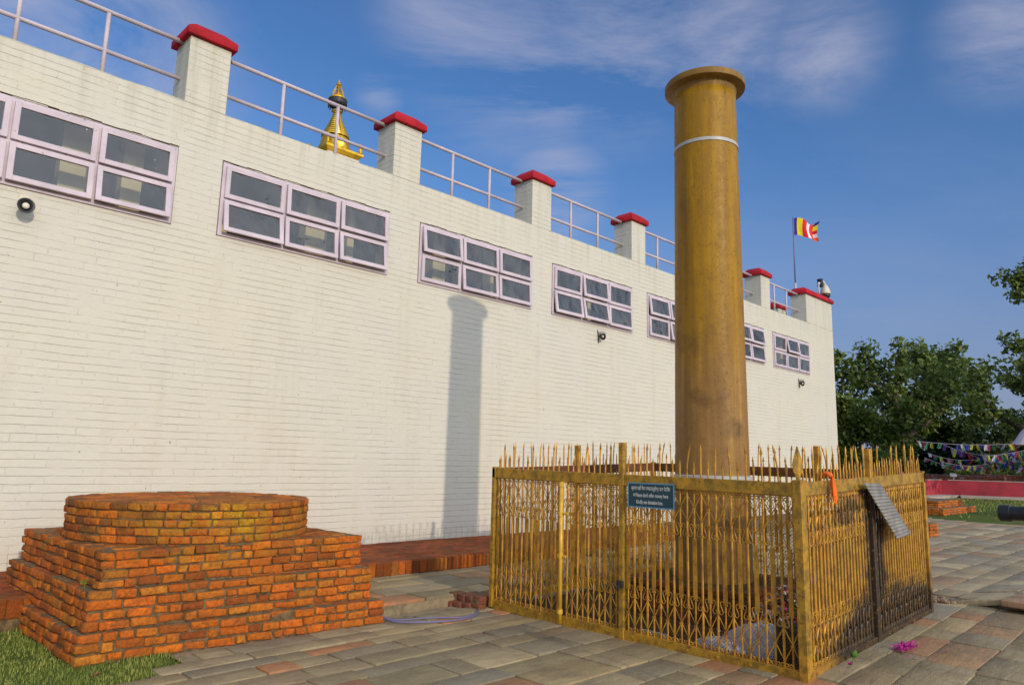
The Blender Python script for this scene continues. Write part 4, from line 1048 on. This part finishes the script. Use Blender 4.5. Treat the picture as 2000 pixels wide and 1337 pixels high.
petals('flower_petals', 6.98, 2.20, 210, .085, .03, 'pile of magenta petals on the paving by the sooty fence', M['magenta'])
petals('flower_petals', 6.75, 1.95, 9, .12, .06, 'few loose magenta petals scattered in front of the petal pile', M['magenta'])
fl = MB()
for k in range(16):
    a = r.uniform(0, 6.3); c = Vector((6.12, 2.33, zlow(6.12, 2.33)+.02)); d = Vector((cos(a), sin(a), r.uniform(.2, 1)))*.02; s = Vector((-sin(a), cos(a), 0))*.012
    fl.add([c, c+d*.6+s, c+d, c+d*.6-s], [(0, 1, 2, 3)])
tag(fl.build('flower_head', M['magenta']), 'single pink flower head on the paving under the green sprig', 'flower')
sp_o = MB()
for k in range(12):
    a = r.uniform(0, 6.3); c = Vector((6.27, 2.355, zlow(6.27, 2.35)+.03)); d = Vector((cos(a), sin(a)*.5, r.uniform(.2, 1.2)))*r.uniform(.04, .07); s = Vector((-sin(a), cos(a), 0))*.020
    sp_o.add([c, c+d*.5+s, c+d, c+d*.5-s], [(0, 1, 2, 3)])
sp_o.tube([(6.27, 2.37, zlow(6.27, 2.37)), (6.27, 2.355, zlow(6.27, 2.35)+.06)], .003, 5)
tag(sp_o.build('leaf_sprig', M['greenleaf']), 'bright green leaf sprig at the foot of the fence kerb', 'sprig')
lf = MB(); c = Vector((1.70, 5.72, .03)); lf.add([c, c+Vector((.035, .02, .012)), c+Vector((.075, .0, .004)), c+Vector((.04, -.025, .018))], [(0, 1, 2, 3)], (.25, .07, .03))
tag(lf.build('dry_leaf', M['cloth']), 'curled brown leaf lying on the grass', 'leaf')
op = MB()
for k in range(46):
    scrap(op, Vector((1.50+r.gauss(0, .06), 8.30+r.gauss(0, .10), .03+abs(r.gauss(0, .025)))), r.uniform(.015, .04), r.choice([(.6, .55, .5), (.30, .01, .015), (.25, .01, .02), (.6, .45, .1), (.5, .4, .35)]))
tag(op.build('offering_wrappers', M['cloth']), 'crumpled dark red and white wrappers on the grass left of the plinth', 'wrappers', kind='stuff')
lb = thing('brick_edging', (1.0, 8.9, 0), 'low red brick edging at the far left foot of the white wall', 'brick edging')
m_ = MB(); r = random.Random(41)
for k in range(16):
    m_.box(.0+k*.11, .105+k*.11, 8.62, 8.85, .02, .10+r.gauss(0, .004), (.32*r.uniform(.8, 1.1), .09, .05), .005, r)
m_.build('bricks', M['brick'], lb, bevel=.007); m_ = MB(); m_.box(-.5, 1.75, 8.72, 9.39, -.05, .15); m_.build('fill', M['mortar'], lb)
# rubble by the raised slab
rb = MB(); r = random.Random(12)
for k in range(26):
    x, y = r.uniform(9.15, 9.42), r.uniform(2.35, 2.75); s = r.uniform(.01, .03); rb.box(x-s, x+s, y-s, y+s, zone_lower(x, y)-.01, zone_lower(x, y)+s, (.30, .20, .12), s*.3, r)
tag(rb.build('rubble', M['slab'], bevel=.01), 'crumbled mortar lumps beside the raised paving step', 'rubble', kind='stuff')

# ------------------------------------------------------------------ visitor's camera reaching in from the right
cpos = Vector((4.41, .86, 1.355))
ph = thing('photo_camera', (4.35, .60, .0), 'black camera with a long lens poking in at the right edge', 'camera')
ax = Vector((-.20, .98, .03)).normalized()   # lens axis
ax = (at_dist(1950, 1001, 4.45)-at_dist(2035, 1004, 4.40)).normalized(); tip = at_dist(1952, 1001, 4.45)
m_ = MB(); m_.tube([tip, tip-ax*.004, tip-ax*.05, tip-ax*.052, tip-ax*.10, tip-ax*.102, tip-ax*.16, tip-ax*.19, tip-ax*.24], [.034, .0395, .0395, .034, .034, .036, .037, .033, .035], 24); m_.build('lens', M['black'], ph, smooth=False)
upv = Vector((0, 0, 1)); sdv = ax.cross(upv).normalized(); upv = sdv.cross(ax).normalized()
bc_ = tip-ax*.27+upv*.0
m_ = MB(); m_.obox(bc_, ax*.032, sdv*.072, upv*.050); b_ = m_.build('body', M['black'], ph, bevel=.012, seg=2)
m_ = MB()
pz = [bc_+upv*.05+ax*.045, bc_+upv*.05-ax*.035]
vs = []
for f_, hw, hh in ((.055, .020, .0), (.02, .026, .036), (-.035, .026, .032)):
    c = bc_+ax*f_+upv*.049; vs += [c+sdv*hw*1.2, c-sdv*hw*1.2, c-sdv*hw*.7+upv*max(hh, .004), c+sdv*hw*.7+upv*max(hh, .004)]
m_.add(vs, [(0, 1, 2, 3), (11, 10, 9, 8)]+[(k*4+i, (k+1)*4+i, (k+1)*4+(i+1) % 4, k*4+(i+1) % 4) for k in range(2) for i in range(4)]); m_.build('prism_housing', M['black'], ph)
m_ = MB(); m_.tube([bc_-upv*.05, Vector((bc_.x, bc_.y, .02))], [.014, .010], 10); m_.build('monopod', M['black'], ph, smooth=True)

# ------------------------------------------------------------------ background right of the temple
G = .15
def P3(px, py, D, z=None):
    p = at_dist(px, py, D); 
    if z is not None: p.z = z
    return p
corner = P3(1838, 950, 50, 0)
rwl = thing('red_wall', (corner.x, corner.y, 0), 'low bright crimson painted wall with a corner beyond the lawn', 'wall')
m_ = MB(); e = P3(2350, 950, 52, 0); d = (e-corner).normalized(); nn = Vector((-d.y, d.x, 0)); 
if nn.x < 0: nn = -nn
def wallseg(mb, a, b, z0, z1, th, nrm):
    mb.add([(a.x, a.y, z0), (b.x, b.y, z0), (b.x, b.y, z1), (a.x, a.y, z1)]+[(p.x+nrm.x*th, p.y+nrm.y*th, z) for p, z in ((a, z0), (b, z0), (b, z1), (a, z1))],
           [(0, 1, 2, 3), (5, 4, 7, 6), (3, 2, 6, 7), (0, 3, 7, 4), (1, 5, 6, 2), (0, 4, 5, 1)])
wallseg(m_, corner, e, G-.1, 1.06, .3, nn); m_.build('long_wall', M['crimson'], rwl)
m_ = MB(); wallseg(m_, Vector((corner.x-14, corner.y+.0, 0)), Vector((corner.x-.005, corner.y, 0)), G-.1, 1.06, .3, Vector((0, 1, 0))); m_.build('short_wall', M['crimson'], rwl)
m_ = MB(); wallseg(m_, corner+Vector((-14, -.02, 0)), corner+Vector((.3, -.02, 0)), 1.061, 1.10, .34, Vector((0, 1, 0))); wallseg(m_, corner-nn*.03+d*.35, e, 1.061, 1.10, .36, nn); m_.build('coping', M['lime'], rwl)
m_ = MB(); wallseg(m_, corner-nn*1.0-d*0+Vector((0, -.9, 0)), e-nn*1.0, G-.05, G+.10, .98, nn); m_.box(corner.x-14, corner.x-.1, corner.y-1.0, corner.y-.003, G-.05, G+.09); m_.build('plinth_ledge', M['lime'], rwl)
# ruins and low brick remains
def ruin(name, px, py, D, wx, wy, n, label, h=.075, dark=False, steps=1, grp=None):
    p = P3(px, py, D, G); o = thing(name, p, label, 'brick ruin', grp); r = random.Random(int(px)); 
    for s in range(steps):
        i_ = s*.55; mb = MB(); brick_wall_rect(mb, p.x-wx/2+i_, p.x+wx/2-i_, p.y-wy/2+i_*.5, p.y+wy/2-i_*.5, G-.05+s*n*h, n, h, r, (.2, .3), .12)
        q = mb.build('brick_courses', M['brickdark'] if dark else M['brick'], o, bevel=.012, seg=1)
        c = MB(); c.box(p.x-wx/2+i_+.015, p.x+wx/2-i_-.015, p.y-wy/2+i_*.5+.015, p.y+wy/2-i_*.5-.015, G-.06+s*n*h, G-.055+(s+1)*n*h); c.build('fill', M['mortar'] if not dark else M['brickdark'], q)
ruin('brick_ruin', 1808, 978, 31, 4.2, 2.2, 3, 'low stepped red brick ruin on the lawn beyond the fence', steps=2)
ruin('brick_ruin', 1800, 1025, 18.5, .55, .5, 5, 'small brick block just right of the far fence corner', h=.07)
ruin('dark_brick_ruin', 1880, 935, 54, 3, 5.0, 14, 'dark old brick wall remains left of the gap behind the red wall', dark=True, h=.09)
ruin('dark_brick_ruin', 1975, 935, 55, 3, 3.6, 15, 'dark old brick wall remains right of the gap behind the red wall', dark=True, h=.09)
ruin('dark_brick_ruin', 1812, 935, 56, 3, 3.2, 14, 'dark old brick mound behind the red wall corner', dark=True, h=.09)
wsn = thing('small_sign', P3(1862, 940, 51.5, G), 'small white sign on a thin stake in front of the dark brick ruins', 'sign')
p = P3(1862, 927, 51.5); m_ = MB(); m_.tube([(p.x, p.y, .1), (p.x, p.y, p.z)], .03, 6); m_.build('stake', M['lime'], wsn)
m_ = MB(); m_.box(p.x-.04, p.x+.0, p.y-.17, p.y+.17, p.z-.1, p.z+.1); m_.build('board', M['whiteplastic'], wsn)
# grass bank in front of the red wall
m_ = MB(); r = random.Random(77)
for k in range(9000):
    x = r.uniform(26, 48); y = r.uniform(-6, 14)
    if (x-26)/22 < r.random()*.6: continue
    a = r.uniform(0, 6.3); h = r.uniform(.03, .10)*(1.4 if x > 45 else 1); q = r.random(); w_ = .02
    m_.add([(x-w_*cos(a), y-w_*sin(a), .08), (x+w_*cos(a), y+w_*sin(a), .08), (x+r.uniform(-.05, .05), y+r.uniform(-.05, .05), .09+h)], [(0, 1, 2)], (q, q, q))
tag(m_.build('lawn_grass', M['grass']), 'tufted green lawn beyond the stone paving at right', 'lawn', kind='stuff')

# trees
def leafclump(mb, c, rad, n, r, s=(.10, .2), flat=.75, bias=0):
    for k in range(n):
        d = Vector((r.gauss(0, 1), r.gauss(0, 1), r.gauss(0, 1)*flat)); d = d/max(d.length, .01)*rad*r.random()**.45
        p = c+d; q = r.uniform(*s); nn_ = Vector((r.gauss(0, 1), r.gauss(0, 1), r.gauss(0, 1)+.5)).normalized(); a = nn_.orthogonal().normalized(); b = nn_.cross(a)
        t_ = r.uniform(0, 6.3); a, b = a*cos(t_)+b*sin(t_), b*cos(t_)-a*sin(t_)
        k_ = min(1, max(0, r.gauss(.42, .2)+bias)); mb.add([p+a*q, p+b*q*.5, p-a*q, p-b*q*.5], [(0, 1, 2, 3)], (k_, k_, k_))
def limb(mb, p, d, L, rad, depth, r, tips, up=.15, spread=.6):
    pts = [p]; rs = [rad]; q = p.copy(); dd = d.normalized()
    for k in range(5):
        dd = (dd+Vector((r.gauss(0, .16), r.gauss(0, .16), r.gauss(0, .10)+up*.15))).normalized(); q = q+dd*L/5; pts.append(q.copy()); rs.append(rad*(1-.55*(k+1)/5))
        if depth and k >= 1 and r.random() < .7:
            sd_ = (dd+Vector((r.gauss(0, spread), r.gauss(0, spread), r.gauss(.1, spread*.6)))).normalized(); limb(mb, q, sd_, L*r.uniform(.5, .72), rs[-1]*.65, depth-1, r, tips, up, spread)
    mb.tube(pts, rs, 6 if depth else 4); tips.append((q, depth)); tips.append((pts[3], depth))
def tree(label, base, H, Wd, seed, trunk_h=.22, clump=(.7, 1.2), leaf=(.10, .2), nper=120, dens=1.0, mt='leaf', lims=7, depth=2, group='trees beyond the lawn', name='leafy_tree', bias=0, filt=None):
    r = random.Random(seed); o = thing(name, base, label, 'tree', group); tm = MB(); tips = []
    th = H*trunk_h; tr = H*.028
    tm.tube([base, base+Vector((.1, .1, th*.5)), base+Vector((.0, .2, th))], [tr*1.3, tr, tr*.85], 10)
    top = base+Vector((0, .2, th))
    for k in range(lims):
        a = 2*pi*k/lims+r.uniform(-.3, .3); el = r.uniform(.35, 1.25); d = Vector((cos(a)*cos(el), sin(a)*cos(el), sin(el)))
        tgt = hypot(Wd/2*cos(el), (H-th)*sin(el)*.85)
        limb(tm, top-Vector((0, 0, r.uniform(0, th*.2))), d, tgt*.62, tr*.6, depth, r, tips)
    cm = MB()
    for p, dp in tips:
        if r.random() > dens: continue
        if filt and not filt(p): continue
        leafclump(cm, p, r.uniform(*clump), nper, r, leaf, bias=bias+r.gauss(0, .09))
    tm.build('trunk', M['bark'], o, smooth=True); cm.build('crown', M[mt], o); return o
b1 = P3(1758, 930, 61, G)
tree('broad round leafy tree just right of the white building', b1, 14.2, 9.4, 101, lims=9, nper=80, clump=(.55, 1.05), leaf=(.13, .26))
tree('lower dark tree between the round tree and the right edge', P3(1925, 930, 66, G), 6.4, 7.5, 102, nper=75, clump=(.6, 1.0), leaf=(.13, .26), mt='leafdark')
tree('tall tree cut off by the right edge of the view', P3(2072, 930, 52, G), 13.6, 10.5, 103, nper=75, clump=(.45, .95), leaf=(.11, .22))
tree('small bushy tree low beside the wall end', P3(1668, 930, 58, G), 7.0, 6.0, 104, trunk_h=.12, nper=80, clump=(.5, .9), leaf=(.12, .24))
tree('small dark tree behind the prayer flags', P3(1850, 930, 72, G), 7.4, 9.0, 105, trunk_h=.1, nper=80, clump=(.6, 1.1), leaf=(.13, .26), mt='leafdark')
# nearer tree out of view whose branch hangs in at the top right
bt = thing('overhanging_tree', P3(2230, 930, 30, G), 'leafy branch reaching in at the upper right edge from a nearer tree', 'tree')
tm = MB(); cm = MB(); r = random.Random(55); tips = []
base = P3(2230, 930, 30, G); top = P3(2215, 520, 30)
tm.tube([base, (base+top)/2+Vector((.2, 0, 0)), top], [.35, .28, .2], 10)
for tgt, rad in ((P3(1968, 548, 30), .07), (P3(1985, 575, 30), .05), (P3(2080, 470, 30), .1), (P3(2120, 600, 29), .08), (P3(2300, 430, 30), .1), (P3(2380, 520, 31), .1), (P3(2200, 400, 31), .1)):
    mid = top.lerp(tgt, .55)+Vector((0, 0, .35)); tm.tube([top.lerp(base, .12), mid, tgt], [rad*1.6, rad, rad*.25], 6)
    for f in (.62, .75, .86, .95): 
        q = mid.lerp(tgt, (f-.55)/.45) if f > .55 else mid
        if tgt.y > P3(2040, 500, 30).y and f < .7: continue
        leafclump(cm, q+Vector((r.gauss(0, .2), r.gauss(0, .2), r.gauss(0, .15))), r.uniform(.28, .45), 60, r, (.06, .12))
        e_ = q+Vector((r.gauss(0, .4), r.uniform(-.2, .45), r.uniform(-.4, .3))); tm.tube([q, e_], [.02, .006], 4); leafclump(cm, e_, .25, 40, r, (.05, .11))
leafclump(cm, P3(1990, 545, 30), .5, 260, r, (.06, .12)); leafclump(cm, P3(1996, 575, 30), .35, 150, r, (.06, .12))
tm.build('trunk', M['bark'], bt, smooth=True); cm.build('crown', M['leaf'], bt)
# undergrowth: one dark mass of bushes behind the flags
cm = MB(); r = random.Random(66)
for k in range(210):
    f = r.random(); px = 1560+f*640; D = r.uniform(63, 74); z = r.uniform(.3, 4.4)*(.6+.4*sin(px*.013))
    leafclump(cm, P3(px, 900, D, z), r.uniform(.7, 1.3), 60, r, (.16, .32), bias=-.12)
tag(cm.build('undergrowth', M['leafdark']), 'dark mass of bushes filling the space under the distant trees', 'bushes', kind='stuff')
hd = MB(); r = random.Random(67)
a, b = P3(1850, 920, 57, 0), P3(2120, 920, 57, 0)
for k in range(150):
    q = a.lerp(b, r.random()); q.z = r.uniform(1.1, 1.72); leafclump(hd, q+Vector((r.uniform(-.4, .4), 0, 0)), .28, 45, r, (.05, .10), bias=.2)
hdo = thing('hedge', a, 'clipped green hedge behind the dark brick ruins', 'hedge'); hd.build('foliage', M['leaf'], hdo)
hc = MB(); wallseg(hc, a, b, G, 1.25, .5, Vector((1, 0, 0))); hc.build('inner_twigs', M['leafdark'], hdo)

# prayer flags: white-yellow-red-blue-green cloths on cords
PF = [(.02, .03, .22), (.42, .40, .42), (.28, .02, .05), (.02, .12, .05), (.38, .36, .04), (.12, .04, .22), (.36, .34, .45)]
def flag_string(p0, p1, sag, n, label, seed, size=(.30, .34), gap=.05):
    r = random.Random(seed); o = thing('prayer_flag_string', p0, label, 'prayer flags', 'strings of prayer flags under the trees')
    f_ = lambda t_: p0.lerp(p1, t_)-Vector((0, 0, sag*4*t_*(1-t_)))
    m_ = MB(); m_.tube([f_(k/20) for k in range(21)], .012, 4); m_.build('cord', M['rail'], o)
    cs = r.randrange(5)
    for k in range(n):
        if r.random() < .14: continue
        t0, t1 = (k+r.uniform(.02, .2))/n, (k+r.uniform(.75, .98))/n; a_, b_ = f_(t0), f_(t1); h = r.uniform(*size); sw = Vector((r.gauss(0, .12), r.gauss(0, .10), r.gauss(0, .04))); c = PF[(k+cs) % 5] if r.random() < .8 else r.choice(PF)
        g = MB(); nx, nz = 3, 3; vs = []
        for j in range(nz+1):
            for i in range(nx+1):
                q = a_.lerp(b_, i/nx)-Vector((0, 0, h*j/nz*r.uniform(.93, 1.03)))+sw*(j/nz)+Vector((.03*sin(i*2.2+k+j), 0, 0)); vs.append(q)
        g.add(vs, [(j*(nx+1)+i, j*(nx+1)+i+1, (j+1)*(nx+1)+i+1, (j+1)*(nx+1)+i) for j in range(nz) for i in range(nx)], c)
        g.build('flag_cloth', M['cloth'], o)
flag_string(P3(1790, 861, 46), P3(1985, 866, 46), .12, 22, 'topmost string of bright prayer flags stretched across the dark trees', 1)
flag_string(P3(1835, 864, 48), P3(2010, 880, 44), .45, 22, 'second string of prayer flags hanging just under the topmost one', 2, (.28, .38))
flag_string(P3(1812, 884, 50), P3(1990, 872, 46), .55, 22, 'sagging middle string of small prayer flags', 3, (.2, .28))
flag_string(P3(1836, 900, 50), P3(1960, 898, 50), .30, 16, 'low string of prayer flags nearest the ruins', 4, (.22, .3))
flag_string(P3(1925, 890, 43), P3(2060, 862, 43), .12, 18, 'prayer flag string climbing to the right edge', 5, (.25, .32))
flag_string(P3(1920, 884, 47), P3(2060, 896, 41), .28, 18, 'prayer flag string dipping toward the right edge', 6, (.25, .32))
flag_string(P3(1940, 902, 45), P3(2050, 884, 45), .2, 14, 'lowest prayer flag string at the right edge above the hedge', 7, (.22, .3))
flag_string(P3(1806, 893, 53), P3(1925, 905, 50), .35, 18, 'short string of faded little flags low at the left of the others', 8, (.18, .26))
flag_string(P3(1870, 876, 52), P3(2040, 915, 46), .3, 24, 'long prayer flag string slanting down to the right behind the others', 9, (.2, .3))
flag_string(P3(1905, 912, 49), P3(2040, 875, 42), .25, 20, 'prayer flag string rising steeply from the hedge to the right edge', 10, (.25, .34))
pc = MB()
par = thing('parasol', P3(2022, 900, 47, G), 'pale pink canopy half cut off by the right edge', 'parasol')
c = P3(2014, 852, 47); pc.lathe([(.95, -.45), (.75, -.2), (.45, .25), (.2, .5), (0, .58)], c, 16); pc.build('canopy', M['parasol'], par); pc = MB(); pc.tube([(c.x, c.y, G), (c.x, c.y, c.z+.6)], .05, 8); pc.build('pole', M['rail'], par)
